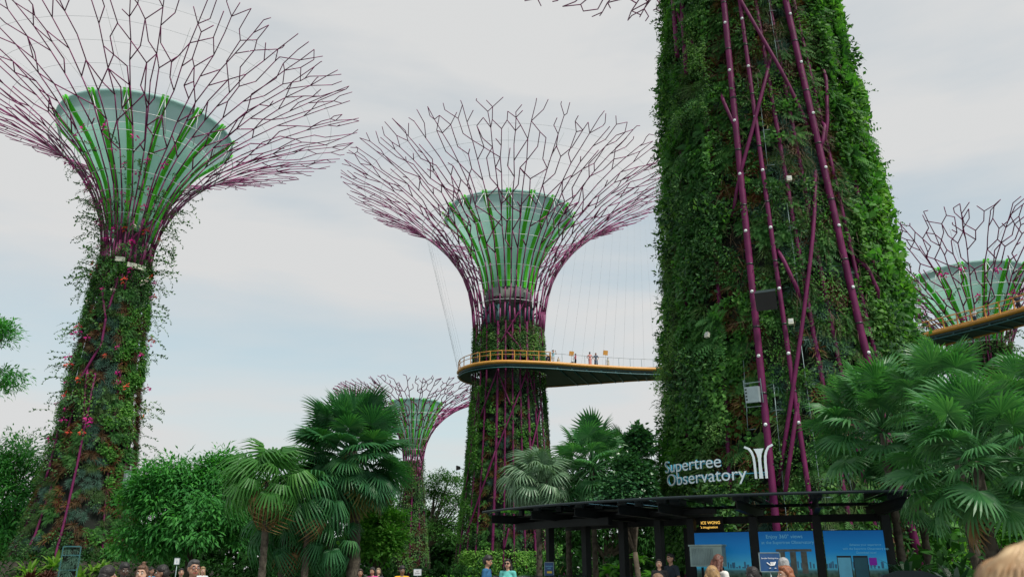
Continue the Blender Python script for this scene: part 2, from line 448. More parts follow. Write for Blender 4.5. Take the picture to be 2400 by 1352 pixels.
def canopy(tw, prof, N, seed, r0=.13, r1=.05, seg=2.4, rim=1.0, th0=0.0, minsp=1.5):
    """steel branches that grow over a flared surface of revolution, fork, and end in free tips; one part for each main branch"""
    r = random.Random(seed)
    P = crom(prof); L = np.concatenate([[0], np.cumsum(np.hypot(*np.diff(P, axis=0).T))]); S = L[-1]
    rr = lambda s_: float(np.interp(s_, L, P[:, 0])); zz = lambda s_: float(np.interp(s_, L, P[:, 1]))
    pos = lambda t, s_: Vector((rr(s_) * math.cos(t), rr(s_) * math.sin(t), zz(s_)))
    parts = [MB() for _ in range(N)]
    samples = []; nodes = []
    rad = lambda s_: r0 + (r1 - r0) * min(1, max(0, s_ / S)) ** .8
    def put(b, t, s_, t2, s2):
        k = max(1, int(abs(s2 - s_) / 1.6))
        if s_ > .55 * S: k = 1
        pts = [pos(t + (t2 - t) * i / k, s_ + (s2 - s_) * i / k) for i in range(k + 1)]
        parts[b].tube(pts, [rad(s_ + (s2 - s_) * i / k) for i in range(k + 1)], 5)
        for i in range(5): samples.append((pos(t + (t2 - t) * i / 4, s_ + (s2 - s_) * i / 4), (t, s_), (t2, s2)))
        nodes.append((t2, s2, pos(t2, s2)))
    h = []; cnt = 0
    for i in range(N):
        t = th0 + 2 * math.pi * (i + r.uniform(-.12, .12)) / N
        heapq.heappush(h, (0.0, cnt, i, t, 'main', r.choice((-1, 1)), t, S * rim * r.uniform(.93, 1.03))); cnt += 1
    while h:
        s_, _, b, t, st, sd, t0, smax = heapq.heappop(h)
        if s_ >= smax - .25: continue
        sp = 2 * math.pi * rr(s_) / N
        if st == 'main': ln = seg * r.uniform(.75, 1.25); de = R_(r.gauss(0, 2.5)) + (t0 - t) * .4
        elif st == 'out': ln = seg * r.uniform(.5, .95); de = sd * R_(r.uniform(24, 42))
        else: ln = seg * r.uniform(.6, 1.35); de = sd * R_(r.uniform(-8, 8))
        s2 = s_ + ln * math.cos(de)
        if s2 > smax: k = (smax - s_) / (s2 - s_); ln *= k; s2 = smax
        t2 = t + ln * math.sin(de) / max(.5, rr((s_ + s2) / 2))
        p2 = pos(t2, s2)
        stop = False
        if st != 'main':
            best = min(((q[2] - p2).length, q[0], q[1]) for q in nodes) if nodes else (9, 0, 0)
            if best[0] < seg * .30 and best[2] > s_ - .3 and abs(best[1] - t) + abs(best[2] - s_) > .05:
                t2, s2 = best[1], best[2]; stop = True
            else:
                near = [q for q in samples if (q[0] - p2).length < seg * .24 and q[2] != (t, s_) and q[1] != (t, s_)]
                if near: t2 = t + (t2 - t) * .6; s2 = s_ + (s2 - s_) * .6; stop = True
        put(b, t, s_, t2, s2)
        if stop: continue
        nx = []
        if st == 'main':
            nx.append(('main', -sd))
            if sp > minsp * .62 and r.random() < .85: nx.append(('out', sd))
            if sp > minsp * 1.9 and r.random() < .45: nx.append(('out', -sd))
        elif st == 'out':
            nx.append(('run', sd if r.random() < .85 else -sd))
            if r.random() < .12: nx.append(('out', -sd))
        else:
            k = r.random()
            if k < .50: nx += [('out', -sd), ('out', sd)]
            elif k < .72: nx += [('out', -sd), ('run', sd)]
            elif k < .92: nx.append(('out', -sd if r.random() < .6 else sd))
        for (a, d) in nx:
            heapq.heappush(h, (s2, cnt, b, t2, a, d, t0, smax if a == 'main' else S * rim * r.uniform(.9, 1.04))); cnt += 1
    for q in parts: q.build('canopy_branch', M_PURPLE_D, tw.root)
    return P, rr, zz, S
def funnel(tw, prof, nf, fin=.16, crease=.74, off=.10, cs=.22):
    """white flared funnel with lime green fins"""
    P = crom(prof, 8); k = int(len(P) * crease)
    m = MB(); m.lathe([tuple(q) for q in P[:k + 1]], 64); m.lathe([(q[0] + .05, q[1]) for q in P[k:]], 64, mi=1)
    r, z = P[-1]
    m.lathe([(r + .05, z), (r + .22, z + .10), (r + .22, z + .32), (r + .02, z + .42), (r - .3, z + .3), (r - .3, z)], 64, mi=1)
    m.build('funnel', [M_CONE, M_CONE2], tw.root)
    for i in range(nf):
        a = 2 * math.pi * (i + .5) / nf
        for sg in (-1, 1):
            q = MB()
            pts = [Vector((math.cos(a) * (p[0] + off), math.sin(a) * (p[0] + off), p[1])) + Vector((-math.sin(a), math.cos(a), 0)) * sg * cs * p[0] / P[-1][0] * .8 for p in P[::3]]
            pts.append(Vector((math.cos(a) * (r + off + .25), math.sin(a) * (r + off + .25), z + .35)) + Vector((-math.sin(a), math.cos(a), 0)) * sg * cs * .8)
            vs = []; 
            o_ = Vector((math.cos(a), math.sin(a), 0)); sd = Vector((-math.sin(a), math.cos(a), 0)) * .10
            for p in pts:
                vs += [p - sd, p + sd, p + sd + o_ * fin, p - sd + o_ * fin]
            fs = []
            for j in range(len(pts) - 1):
                for e in range(4): fs.append((j * 4 + e, j * 4 + (e + 1) % 4, j * 4 + 4 + (e + 1) % 4, j * 4 + 4 + e))
            q.add(vs, fs); q.build('green_fin', M_GREENFIN, tw.root)
    return P
def hoops(tw, rr, zz, S, fr, rad=.035, m=None):
    for f in fr:
        q = MB(); q.ring((0, 0, zz(S * f)), rr(S * f) + .05, rad, 64, 4); q.build('hoop', m or M_WHITE, tw.root)
def struts(tw, P, rr, zz, S, n, f0=.50, f1=.62):
    r, z = P[-1]
    for i in range(n):
        a = 2 * math.pi * (i + .5) / n
        p0 = Vector((math.cos(a) * (r + .3), math.sin(a) * (r + .3), z + .2))
        q = MB()
        for d in (-.09, .09):
            q.tube([p0, (rr(S * f0) * math.cos(a + d), rr(S * f0) * math.sin(a + d), zz(S * f0))], .035, 4)
        for d in (-.05, .05):
            q.tube([p0, (rr(S * f1) * math.cos(a + d), rr(S * f1) * math.sin(a + d), zz(S * f1))], .016, 3)
        q.tube([p0, (rr(S * .86) * math.cos(a), rr(S * .86) * math.sin(a), zz(S * .86))], .014, 3)
        q.build('funnel_strut', M_WHITE, tw.root)
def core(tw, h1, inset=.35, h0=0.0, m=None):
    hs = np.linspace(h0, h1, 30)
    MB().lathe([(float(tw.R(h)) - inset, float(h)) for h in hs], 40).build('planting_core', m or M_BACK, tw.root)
def pole(tw, phi, hs, off, rad, name='pole', dphi=None, n=7, m=None, sink=None):
    """a steel tube up the trunk; phi in degrees, or from phi to dphi for a brace"""
    q = MB(); k = len(hs)
    oo = [off] * k if sink is None else [off + (sink - off) * max(0, 1 - 4.5 * min(i / (k - 1), 1 - i / (k - 1))) for i in range(k)]
    pts = [tw.V(phi if dphi is None else phi + (dphi - phi) * i / (k - 1), h, oo[i]) for i, h in enumerate(hs)]
    q.tube(pts, rad, n); return q.build(name, m or M_PURPLE, tw.root)
def garden(tw, phis, hs, n, zone, seed, limit=300, sc=1.0, off=.0, keep=None, patch=.9):
    """clumps of wall plants; the kind is chosen patch by patch; the nearest of each kind are single parts, the rest one part"""
    r = np.random.default_rng(seed)
    phi = R_(phis[0]) + (R_(phis[1]) - R_(phis[0])) * r.random(n); h = hs[0] + (hs[1] - hs[0]) * r.random(n)
    ns = int(n / 5); sph = R_(phis[0]) + (R_(phis[1]) - R_(phis[0])) * r.random(ns); sh = hs[0] + (hs[1] - hs[0]) * r.random(ns)
    sk = [zone(math.degrees(a), b, r) for a, b in zip(sph, sh)]
    Rm = float(np.mean(tw.trunk[:, 1])); kinds = []
    for a, b in zip(phi, h):
        j = np.argmin(((sph - a) * Rm) ** 2 + ((sh - b) * patch) ** 2); kinds.append(sk[j])
    kinds = np.array([k or '' for k in kinds])
    for k in sorted(set(kinds)):
        if not k: continue
        idx = np.where(kinds == k)[0]
        front = np.cos(phi[idx]); idx = idx[np.argsort(-(front + .15 * r.random(len(idx))))]
        T, m, (s0, s1) = CL[k]
        sz = sc * (s0 + (s1 - s0) * r.random(len(idx)))
        P = tw.P(phi[idx], h[idx], off); o = tw.out(phi[idx]); up = np.array((0, 0, 1.0))
        roll = r.normal(size=len(idx)) * .5
        x = np.cross(up, o); y = np.cos(roll)[:, None] * up + np.sin(roll)[:, None] * x; x = np.cross(y, o)
        M = np.stack([x, y, o], axis=2) * sz[:, None, None]
        for i in range(min(limit, len(idx))):
            ob = bpy.data.objects.new(k, CLM[k][i % len(CLM[k])]); C.objects.link(ob); ob.parent = tw.root
            if k in ('ivy_bunch', 'climber_clump', 'fern_clump'): ob['kind'] = 'stuff'
            X = np.eye(4); X[:3, :3] = M[i]; X[:3, 3] = P[i]; ob.matrix_basis = Matrix(X.tolist())
        if len(idx) > limit:
            link(k + '_cover', stamp_t(k, T[0], M[limit:], P[limit:], r.random(len(idx) - limit)), tw.root, m, kind='stuff')
def ivy(tw, phis, hs, n, seed, size=(.10, .17), depth=.35, off=.1, m=None, tv=LEAF_V, tf=LEAF_F, name='ivy_cover', nsc=(1.1, .8), thr=.0, pfn=None, hang=.5):
    r = np.random.default_rng(seed); N2 = Noise2(seed)
    phi = R_(phis[0]) + (R_(phis[1]) - R_(phis[0])) * r.random(n); h = hs[0] + (hs[1] - hs[0]) * r.random(n)
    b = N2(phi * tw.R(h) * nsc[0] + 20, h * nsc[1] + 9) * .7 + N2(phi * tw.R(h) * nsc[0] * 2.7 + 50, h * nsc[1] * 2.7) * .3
    k = b > thr
    if pfn is not None: k &= r.random(n) < pfn(np.degrees(phi), h)
    phi, h, b = phi[k], h[k], b[k]; n = len(phi)
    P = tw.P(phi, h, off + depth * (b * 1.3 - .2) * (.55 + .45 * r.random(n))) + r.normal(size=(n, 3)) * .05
    o = tw.out(phi)
    y = unit(r.normal(size=(n, 3)) * .8 + np.array((0, 0, -hang)) + o * .5)
    M = frames(y, o * .8 + np.array((0, 0, .7)) + r.normal(size=(n, 3)) * .45, size[0] + (size[1] - size[0]) * r.random(n))
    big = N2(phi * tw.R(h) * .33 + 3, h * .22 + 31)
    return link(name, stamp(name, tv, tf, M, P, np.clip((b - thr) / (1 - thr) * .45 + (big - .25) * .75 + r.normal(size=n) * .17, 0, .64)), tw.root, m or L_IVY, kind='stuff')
def spray_t(seed, nl=16, L=1.0, curl=.5):
    """a thin arching shoot with leaves; z out, y up"""
    r = random.Random(seed); V = []; F = []; Q = []
    p = np.zeros(3); d = np.array((r.uniform(-.3, .3), .45, .9)); d /= np.linalg.norm(d); pts = [p.copy()]
    for i in range(8):
        p = p + d * L / 8; d = d + np.array((r.uniform(-.12, .12), -curl * .42 * (1 + i * .14), 0)); d /= np.linalg.norm(d); pts.append(p.copy())
    for i in range(8):
        a, b_ = pts[i], pts[i + 1]; b = len(V); e = np.array((.018, .010, 0))
        V += [a - e, a + e, b_]; Q += [.9] * 3; F.append((b, b + 1, b + 2))
    for i in range(nl):
        t = (i + .5) / nl * 8; k = int(t); a = pts[k] + (pts[min(8, k + 1)] - pts[k]) * (t - k)
        dd = np.array((r.uniform(-1, 1), r.uniform(-1, .5), r.uniform(-.3, 1))); dd /= np.linalg.norm(dd)
        M = frames(dd[None], np.array([[0, .6, .6]]) + np.random.default_rng(seed * 99 + i).normal(size=(1, 3)) * .3, np.array([.13 * r.uniform(.7, 1.3)]))[0]
        b = len(V)
        V += [M @ np.array(q) + a for q in LEAF_V]; Q += [r.random() * .6] * 4; F += [tuple(b + i_ for i_ in f) for f in LEAF_F]
    return np.array(V), F, np.array(Q)
SPRAYS = [tmesh('vine_spray', spray_t(s, 18, 1.0, c)) for s, c in ((1, .3), (2, .5), (3, .75), (4, 1.0), (5, .4))]
for me in SPRAYS: me.materials.append(L_IVY)
FLW = [tmesh('flower_cluster', bush_t(16, .55, .55, (0, .2, 1), WGR, s)) for s in (31, 32)]
def flowered(m):
    out = []
    for me in FLW:
        q = me.copy(); q.materials.clear(); q.materials.append(m); out.append(q)
    return out
F_MAG, F_COR, F_CRE = flowered(L_FLOWER), flowered(L_CORAL), flowered(L_CREAM)
def wall_obj(tw, name, me, phi_deg, h, size, off=0.0, roll=0.0, R=None, tilt=0.0):
    p = tw.P(np.array(R_(phi_deg)), np.array(float(h)), off, R); o = Vector(tw.out(np.array(R_(phi_deg))))
    up = Vector((0, 0, 1)); x = up.cross(o)
    y = up * math.cos(roll) + x * math.sin(roll)
    if tilt: o = (o + up * tilt).normalized()
    x = y.cross(o).normalized(); y = o.cross(x)
    ob = bpy.data.objects.new(name, me); C.objects.link(ob); ob.parent = tw.root
    if name == 'flower_cluster': ob['kind'] = 'stuff'
    ob.matrix_basis = Matrix(((x.x * size, y.x * size, o.x * size, p[0]), (x.y * size, y.y * size, o.y * size, p[1]), (x.z * size, y.z * size, o.z * size, p[2]), (0, 0, 0, 1)))
    return ob
GT = 'plant covered steel tree towers'
def wpick(r, d):
    k = list(d); p = np.array([d[i] for i in k], float); return k[r.choice(len(k), p=p / p.sum())]

# ---- centre tower (carries the skyway)
tc_ = Tower(-.24, 85, [(0, 5.4), (3, 4.95), (11, 4.15), (20, 3.6), (26.5, 3.55), (28, 3.4)], 'tall centre tree tower with purple poles, ringed by the orange skyway platform', GT)
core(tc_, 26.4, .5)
MB().lathe([(2.45, 20), (2.45, 28.6), (2.62, 28.6), (2.62, 30.1), (2.45, 30.1), (2.45, 31.4), (2.0, 31.6)], 40).build('concrete_core', M_CONC, tc_.root)
CP = [(3.85, 26), (4.15, 29), (5.0, 32), (6.9, 35.1), (10.0, 38.2), (14.0, 41.0), (19.2, 43.4)]
P_, rr_, zz_, S_ = canopy(tc_, CP, 46, 5, .098, .038, 2.0, th0=.1, minsp=1.0)
FP = funnel(tc_, [(2.5, 30.4), (2.75, 32), (3.5, 34.2), (5.0, 36.8), (6.1, 38.2), (7.2, 39.3)], 18)
hoops(tc_, rr_, zz_, S_, [.10, .18, .25, .32, .38, .44, .50, .56])
hoops(tc_, rr_, zz_, S_, [.64, .72, .80, .88], .013, M_WIRE)
struts(tc_, FP, rr_, zz_, S_, 18)
for ph in (-88, -66, -50, -37, -17, -5, 6, 18, 30, 43, 58, 88, 108, 126, 144, 162, 180, -108, -126, -144, -162):
    pole(tc_, ph, [0, 3, 11, 20, 26.2], .24, .14 if ph in (-17, 30) else .095)
for (a, b, h0, h1) in [(31.5, -27, 21.4, 10.7), (-17, -56, 12.6, 3.8), (-17.4, -42.6, 20.8, 16.2), (-14.8, 2.5, 20.4, 17.2), (31.4, 45.3, 20.8, 16.6), (58, 26.4, 18.4, 11.9), (.3, -4.7, 5.2, 3.3), (31, -12.6, 28.9, 23.8), (-3.7, 23, 25, 22.8), (-19, -46, 29, 26), (49, 68, 29, 24), (-50, -66, 19, 9), (60, 80, 12, 4)]:
    pole(tc_, a, np.linspace(h0, h1, 9), .36, .085, 'brace', b)
for i in range(14):
    ph = i * 360 / 14; q = MB(); q.tube([tc_.V(ph, 25.6, -.7), tc_.V(ph, 28.4, -.85)], .22, 4); q.tube([tc_.V(ph, 27.6, -.9), tc_.V(ph, 28.2, .25)], .10, 4)
    q.build('bracket', M_TEALST, tc_.root)
for ph, h in ((-24, 29.7), (22, 29.6), (40, 29.2)):
    o_ = tc_.V(ph, 0); o_.z = 0; o_.normalize(); q = MB(); q.box(o_ * 2.9 + Vector((0, 0, h)), (.9, .55, 1.0), Matrix.Rotation(math.atan2(o_.y, o_.x) + math.pi / 2, 3, 'Z')); q.build('equipment_box', mat('grey green cabinet', (.16, .2, .18), .5), tc_.root)
def zone_c(a, h, r):
    if 19.8 < h < 22.4: return None if r.random() < .5 else 'ivy_bunch'
    if a < -42: return wpick(r, {'ivy_bunch': 6, 'climber_clump': 2, 'fern_clump': 1})
    if h > 22: return wpick(r, {'ivy_bunch': 3, 'fern_clump': 2, 'rust_bromeliad': 1.5, 'grass_tuft': 2})
    return wpick(r, {'bromeliad_clump': 3, 'rust_bromeliad': 1.3, 'fern_clump': 2, 'grey_air_plant': 2, 'grass_tuft': 2, 'ivy_bunch': 2.2, 'climber_clump': 1.0})
garden(tc_, (-100, 100), (.3, 26.4), 2300, zone_c, 21, 300, 1.05)
ivy(tc_, (-95, -46), (4, 19.5), 14000, 22, (.16, .28), .45, .05, m=L_CLIMB, thr=.28)
ivy(tc_, (40, 95), (2, 26), 9000, 23, (.15, .26), .4, .0, thr=.45)
ivy(tc_, (-60, 60), (.2, 3.2), 5000, 24, (.2, .36), .5, .1, m=L_CLIMB, thr=.3)
ivy(tc_, (-100, 100), (22.4, 25), 5000, 25, (.15, .26), .5, .0, thr=.35)

# ---- left tower
tl = Tower(-27.1, 75, [(0, 5.6), (2, 4.8), (4, 4.1), (9, 3.2), (14, 2.75), (22, 2.25), (26, 1.9), (29, 1.8), (31, 1.9)], 'slender tree tower at left, trailing vines with magenta flowers', GT)
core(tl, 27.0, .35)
MB().lathe([(1.3, 24), (1.3, 30.2), (1.5, 30.3), (1.5, 31)], 32).build('concrete_core', M_CONC, tl.root)
CPL = [(2.05, 24), (2.1, 28), (2.7, 31), (4.3, 34.2), (7.4, 37.6), (12.4, 40.8), (19.3, 43.6)]
P_, rr_, zz_, S_ = canopy(tl, CPL, 44, 12, .088, .038, 2.15, th0=.3, minsp=.9)
FPL = funnel(tl, [(1.75, 29.6), (2.1, 31.5), (3.0, 34), (4.7, 36.8), (6.0, 38.3), (7.4, 39.7)], 16)
hoops(tl, rr_, zz_, S_, [.24, .31, .37, .43, .49, .55])
hoops(tl, rr_, zz_, S_, [.62, .69, .76, .83, .90], .013, M_WIRE)
struts(tl, FPL, rr_, zz_, S_, 16)
for ph in (-150, -110, -75, -48, 22, 50, 95, 130, 165):
    pole(tl, ph, [0, 4, 9, 14, 22, 24.2], -.05, .09)
for (a, b, h0, h1, o_) in [(-16.5, -18, 0, 16.5, .26), (-43, -18, 24.6, 21.2, .26), (-18, -17, 21.2, 19, .28), (-17, -42, 19, 15.8, .28), (-10, -17, 25, 22, .26), (-20, -15, 29.5, 24.5, .22), (8, 6, 29, 24, .2), (42, -35, 30.8, 26.5, .3), (-64, -58, 14, 8, .22), (-34, -20, 17, 12, .16)]:
    pole(tl, a, np.linspace(h0, h1, 8), o_, .095, 'brace', b)
def zone_l(a, h, r):
    if a > 52 and h < 16: return wpick(r, {'rust_bromeliad': 6, 'fern_clump': 1})
    if -14 < a < 6 and h < 24: return wpick(r, {'grey_air_plant': 5, 'grass_tuft': 2, 'rust_bromeliad': 1})
    if h > 23: return wpick(r, {'ivy_bunch': 5, 'fern_clump': 2, 'climber_clump': 1})
    if a > 10: return wpick(r, {'climber_clump': 2.5, 'fern_clump': 2.5, 'rust_bromeliad': 2, 'bromeliad_clump': 2, 'grass_tuft': 1})
    return wpick(r, {'rust_bromeliad': 3.4, 'bromeliad_clump': 2, 'grey_air_plant': 2, 'ivy_bunch': 2.2, 'grass_tuft': 2, 'fern_clump': 1.6})
garden(tl, (-105, 105), (.2, 27), 2700, zone_l, 31, 300, 1.05)
ivy(tl, (-105, 105), (10, 28.5), 12000, 32, (.12, .22), .75, .05, m=L_CLIMB, thr=.6, nsc=(.9, .6))
ivy(tl, (-110, -50), (8, 27), 5000, 33, (.13, .22), .6, .05, thr=.48)
rs = random.Random(4)
for i in range(280):
    h = rs.uniform(8, 31) if i % 3 else rs.uniform(24, 33)
    sg = rs.choice((-1, 1)); ph = sg * rs.uniform(45, 115) if rs.random() < .72 else rs.uniform(-50, 50)
    Rh = max(float(tl.R(min(h, 31))), float(np.interp(h, [28, 31, 34], [2.1, 2.7, 4.2])))
    wall_obj(tl, 'vine_spray', SPRAYS[i % 5], ph, h, rs.uniform(1.0, 2.6), .2, rs.uniform(-.6, .6), Rh, rs.uniform(-.1, .6))
for i in range(120):       # vines climbing into the branches
    f = rs.uniform(.16, .46); a = rs.uniform(-180, 180) if i % 2 else rs.uniform(-100, 10)
    wall_obj(tl, 'vine_spray', SPRAYS[i % 5], a, zz_(S_ * f), rs.uniform(.8, 1.7), .05, rs.uniform(-1.5, 1.5), rr_(S_ * f), rs.uniform(-.6, .3))
for i in range(95):
    if i < 55: h = rs.uniform(10, 30); ph = rs.uniform(-100, 100); Rh = float(tl.R(min(h, 31))) + .45
    else:
        f = rs.uniform(.2, .5); h = zz_(S_ * f); Rh = rr_(S_ * f) + .1; ph = rs.uniform(-110, 25)
    me = (F_MAG if i >= 55 or rs.random() < .55 else F_COR if rs.random() < .75 else F_CRE)[i % 2]
    wall_obj(tl, 'flower_cluster', me, ph, h, rs.uniform(.22, .5), .1, 0, Rh)
for (ph, h) in ((-12, 26.6), (12, 26.2), (32, 26.2)):
    q = MB(); q.box((0, 0, 0), (.75, .4, .4)); wall_obj(tl, 'floodlight', q.mesh('floodlight'), ph, h, 1, .35).data.materials.append(M_LAMP)
q = MB(); q.box((0, 0, 0), (.5, 1.6, .25)); wall_obj(tl, 'service_cabinet', q.mesh('cabinet'), 46, 8.2, 1, .3).data.materials.append(M_GREYBOX)

# ---- right far tower
tf_ = Tower(30.9, 93, [(0, 3.6), (6, 3.0), (14, 2.5), (21, 2.3), (24, 2.6)], 'smaller tree tower beyond the skyway at right edge, purple branches and pale funnel', GT)
core(tf_, 23, .3)
CPF = [(2.3, 19), (2.6, 22), (3.6, 24.6), (5.8, 27.3), (8.8, 29.8), (14.5, 33)]
P_, rr_, zz_, S_ = canopy(tf_, CPF, 36, 33, .09, .042, 1.55, minsp=.9)
FPF = funnel(tf_, [(1.7, 22.5), (2.2, 24.5), (3.2, 26.6), (4.3, 28.6), (5.4, 30.0)], 16, .13)
hoops(tf_, rr_, zz_, S_, [.2, .28, .36, .43, .5, .57])
struts(tf_, FPF, rr_, zz_, S_, 16)
for i in range(12): pole(tf_, i * 30 + 8, [0, 6, 14, 19.3], .12, .14)
garden(tf_, (-100, 100), (10, 24), 420, lambda a, h, r: wpick(r, {'ivy_bunch': 5, 'climber_clump': 1, 'rust_bromeliad': 2, 'fern_clump': 1}), 41, 150, 1.15)
ivy(tf_, (-110, 110), (10, 26), 7000, 42, (.18, .3), .6, .1, thr=.4)
for i in range(70):
    f = rs.uniform(.05, .5); a = rs.uniform(-120, 120)
    wall_obj(tf_, 'vine_spray', SPRAYS[i % 5], a, zz_(S_ * f), rs.uniform(1.0, 2.2), .05, rs.uniform(-1, 1), rr_(S_ * f), rs.uniform(-.4, .5))
for i in range(22):
    f = rs.uniform(.25, .6); wall_obj(tf_, 'flower_cluster', F_MAG[i % 2], rs.uniform(-60, 90), zz_(S_ * f), rs.uniform(.3, .6), .1, 0, rr_(S_ * f))

# ---- small far tower
ts = Tower(-6.87, 130, [(0, 2.6), (6, 2.2), (12, 1.7), (17, 1.2), (20, 1.2)], 'small distant tree tower behind the big fan palm', GT)
core(ts, 17.5, .2)
CPS = [(1.5, 14), (1.6, 18), (2.3, 21), (4.2, 23.8), (7.5, 26.2), (13.2, 28.4)]
P_, rr_, zz_, S_ = canopy(ts, CPS, 32, 44, .10, .05, 1.35, minsp=.7)
FPS = funnel(ts, [(1.3, 18.4), (1.7, 20.4), (2.4, 22.6), (3.5, 25.2), (4.0, 26.4)], 14, .14)
hoops(ts, rr_, zz_, S_, [.25, .33, .41, .48, .55], .03)
for i in range(10): pole(ts, i * 36, [0, 6, 12, 14.5], .12, .13)
garden(ts, (-100, 100), (1, 17.5), 380, lambda a, h, r: wpick(r, {'rust_bromeliad': 3, 'ivy_bunch': 3, 'climber_clump': 2}), 51, 120, 1.3)
ivy(ts, (-110, 110), (1, 15), 4500, 52, (.2, .34), .5, .1, thr=.4)

# ---- the big near tower
tb = Tower(19.2, 40, [(0, 6.3), (5, 5.75), (11, 5.27), (19, 4.82), (32, 3.92), (38, 3.85)], 'huge nearest tree tower with leafy trunk and thick purple poles behind the kiosk', GT)
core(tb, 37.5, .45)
CPB = [(4.2, 33), (4.7, 36.5), (6.6, 40), (10.2, 43.5), (15.5, 46.8), (20.5, 49), (26.3, 50.6)]
P_, rr_, zz_, S_ = canopy(tb, CPB, 40, 61, .14, .05, 2.5, th0=.07, minsp=1.1)
FPB = funnel(tb, [(3.2, 37.5), (3.6, 40), (5.0, 43), (7.2, 45.6), (9, 47)], 20)
for (a, b, h0, h1, o_, r_) in [(-14, -9, 33.5, 0, .30, .15), (-4.4, 3.8, 33.5, 0, .28, .10), (23, 39, 33.5, 0, .28, .15), (5, 17, 33.5, 0, .05, .10), (31, 45, 33.5, 0, .08, .09), (-60, -50, 34, 27, .5, .13), (-48, -42, 34, 25.5, .45, .13), (-33, -27, 33.5, 0, .0, .10), (14, 26, 33.5, 0, .0, .09), (48, 58, 33.5, 0, .05, .11), (-58, -52, 26, 0, .0, .11), (70, 80, 33.5, 0, .0, .11), (110, 110, 33.5, 0, .1, .12), (140, 140, 33.5, 0, .1, .12), (170, 170, 33.5, 0, .1, .12), (-140, -140, 33.5, 0, .1, .12), (-110, -110, 33.5, 0, .1, .12), (-80, -80, 33.5, 0, .0, .12)]:
    pole(tb, a, np.linspace(h0, h1, 10), o_, r_, 'pole', b, 10)
for (a, b, h0, h1) in [(-22, 27, 33.5, 21.0), (11.3, -18.7, 25.0, 16.8), (-20, -11.5, 23.6, 21), (26.7, -7.9, 18.7, 4.7), (1.9, 9.4, 14.8, 12.4), (36, 29.6, 21.4, 19.6), (41.5, 49, 14.4, 12.4), (-59, -33.5, 31.2, 26.4), (45, 34, 25, 20), (3.3, -6, 8.2, 4.2)]:
    pole(tb, a, np.linspace(h0, h1, 13), .38, .085, 'brace', b, 8, None, .05)
def zone_b(a, h, r):
    if a < -34: return wpick(r, {'ivy_bunch': 4, 'fern_clump': 1.4, 'rust_bromeliad': 1.0, 'grass_tuft': 1.0, None: 2.4})
    if a > 46: return wpick(r, {'climber_clump': 5, 'fern_clump': 3, 'ivy_bunch': 2, None: 1.5})
    if -10 < a < 16 and h < 20: return wpick(r, {'grass_tuft': 5, 'grey_air_plant': 3.5, 'fern_clump': 3, 'ivy_bunch': 1.2, 'bromeliad_clump': 1.2, None: 1.2})
    if 6 < a < 32: return wpick(r, {'grass_tuft': 3, 'grey_air_plant': 4, 'climber_clump': 1, 'fern_clump': 2, 'rust_bromeliad': 1.4, None: 1.2})
    if h > 24: return wpick(r, {'rust_bromeliad': 4, 'fern_clump': 3, 'bromeliad_clump': 2.5, 'grass_tuft': 2, 'ivy_bunch': 1})
    return wpick(r, {'fern_clump': 4, 'bromeliad_clump': 3, 'rust_bromeliad': 2, 'climber_clump': 2, 'ivy_bunch': 1.5, 'grey_air_plant': 1, None: 1.2})
garden(tb, (-100, 100), (.5, 35), 8600, zone_b, 71, 300, 1.02, off=-.08)
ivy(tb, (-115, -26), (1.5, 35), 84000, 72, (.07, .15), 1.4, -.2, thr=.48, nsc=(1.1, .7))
garden(tb, (-112, -28), (2, 34), 420, lambda a, h, r: wpick(r, {'ivy_bunch': 5, 'fern_clump': 2, 'grass_tuft': 1}), 77, 60, 1.6, off=.25)
garden(tb, (44, 112), (3, 34), 320, lambda a, h, r: wpick(r, {'climber_clump': 5, 'fern_clump': 3, 'ivy_bunch': 1}), 78, 60, 1.6, off=.25)
ivy(tb, (-115, -25), (1.5, 35), 34000, 75, (.12, .24), 1.1, -.15, thr=.42, nsc=(.7, .5), m=L_FERN, name='creeper_cover', tv=BROAD_V, tf=BROAD_F)
ivy(tb, (-110, 110), (1.5, 35), 9000, 76, (.5, 1.1), .5, -.05, thr=.5, nsc=(1.4, .6), m=leafmat('dry brown stem', [(.05, .035, .02), (.10, .07, .04), (.07, .06, .03)], trans=.05), name='dry_stems', tv=[(-.012, 0, 0), (.012, 0, 0), (0, 1, .1)], tf=[(0, 1, 2)], hang=2.2)
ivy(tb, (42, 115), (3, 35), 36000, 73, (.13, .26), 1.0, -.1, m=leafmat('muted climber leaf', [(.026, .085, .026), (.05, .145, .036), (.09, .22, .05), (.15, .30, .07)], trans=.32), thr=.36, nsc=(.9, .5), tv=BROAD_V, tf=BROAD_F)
ivy(tb, (-30, 45), (1, 35), 34000, 74, (.08, .17), .5, -.1, m=L_FERN, thr=.57, nsc=(.9, .7))
for i in range(150):
    h = rs.uniform(4, 34); ph = -rs.uniform(70, 112) if i % 2 else rs.uniform(70, 112)
    wall_obj(tb, 'vine_spray', SPRAYS[i % 5], ph, h, rs.uniform(.7, 1.3), .25, rs.uniform(-1, 1), None, rs.uniform(-.2, .5))
# planting frames (galvanised ladders between the poles)
for (ph, h0, h1) in [(-6, 2, 9), (7, 3, 11), (9, 12, 17), (18, 4, 9), (-13, 15, 20), (2, 19, 24), (15, 24, 29), (-18, 7, 10)]:
    q = MB(); q.tube([tb.V(ph, h, .16) for h in np.linspace(h0, h1, 5)], .016, 4)
    for h in np.arange(h0, h1, 1.9): q.tube([tb.V(ph - 1, h, .16), tb.V(ph + 3.5, h, .16)], .014, 4)
    q.build('planting_frame', M_FRAME, tb.root)
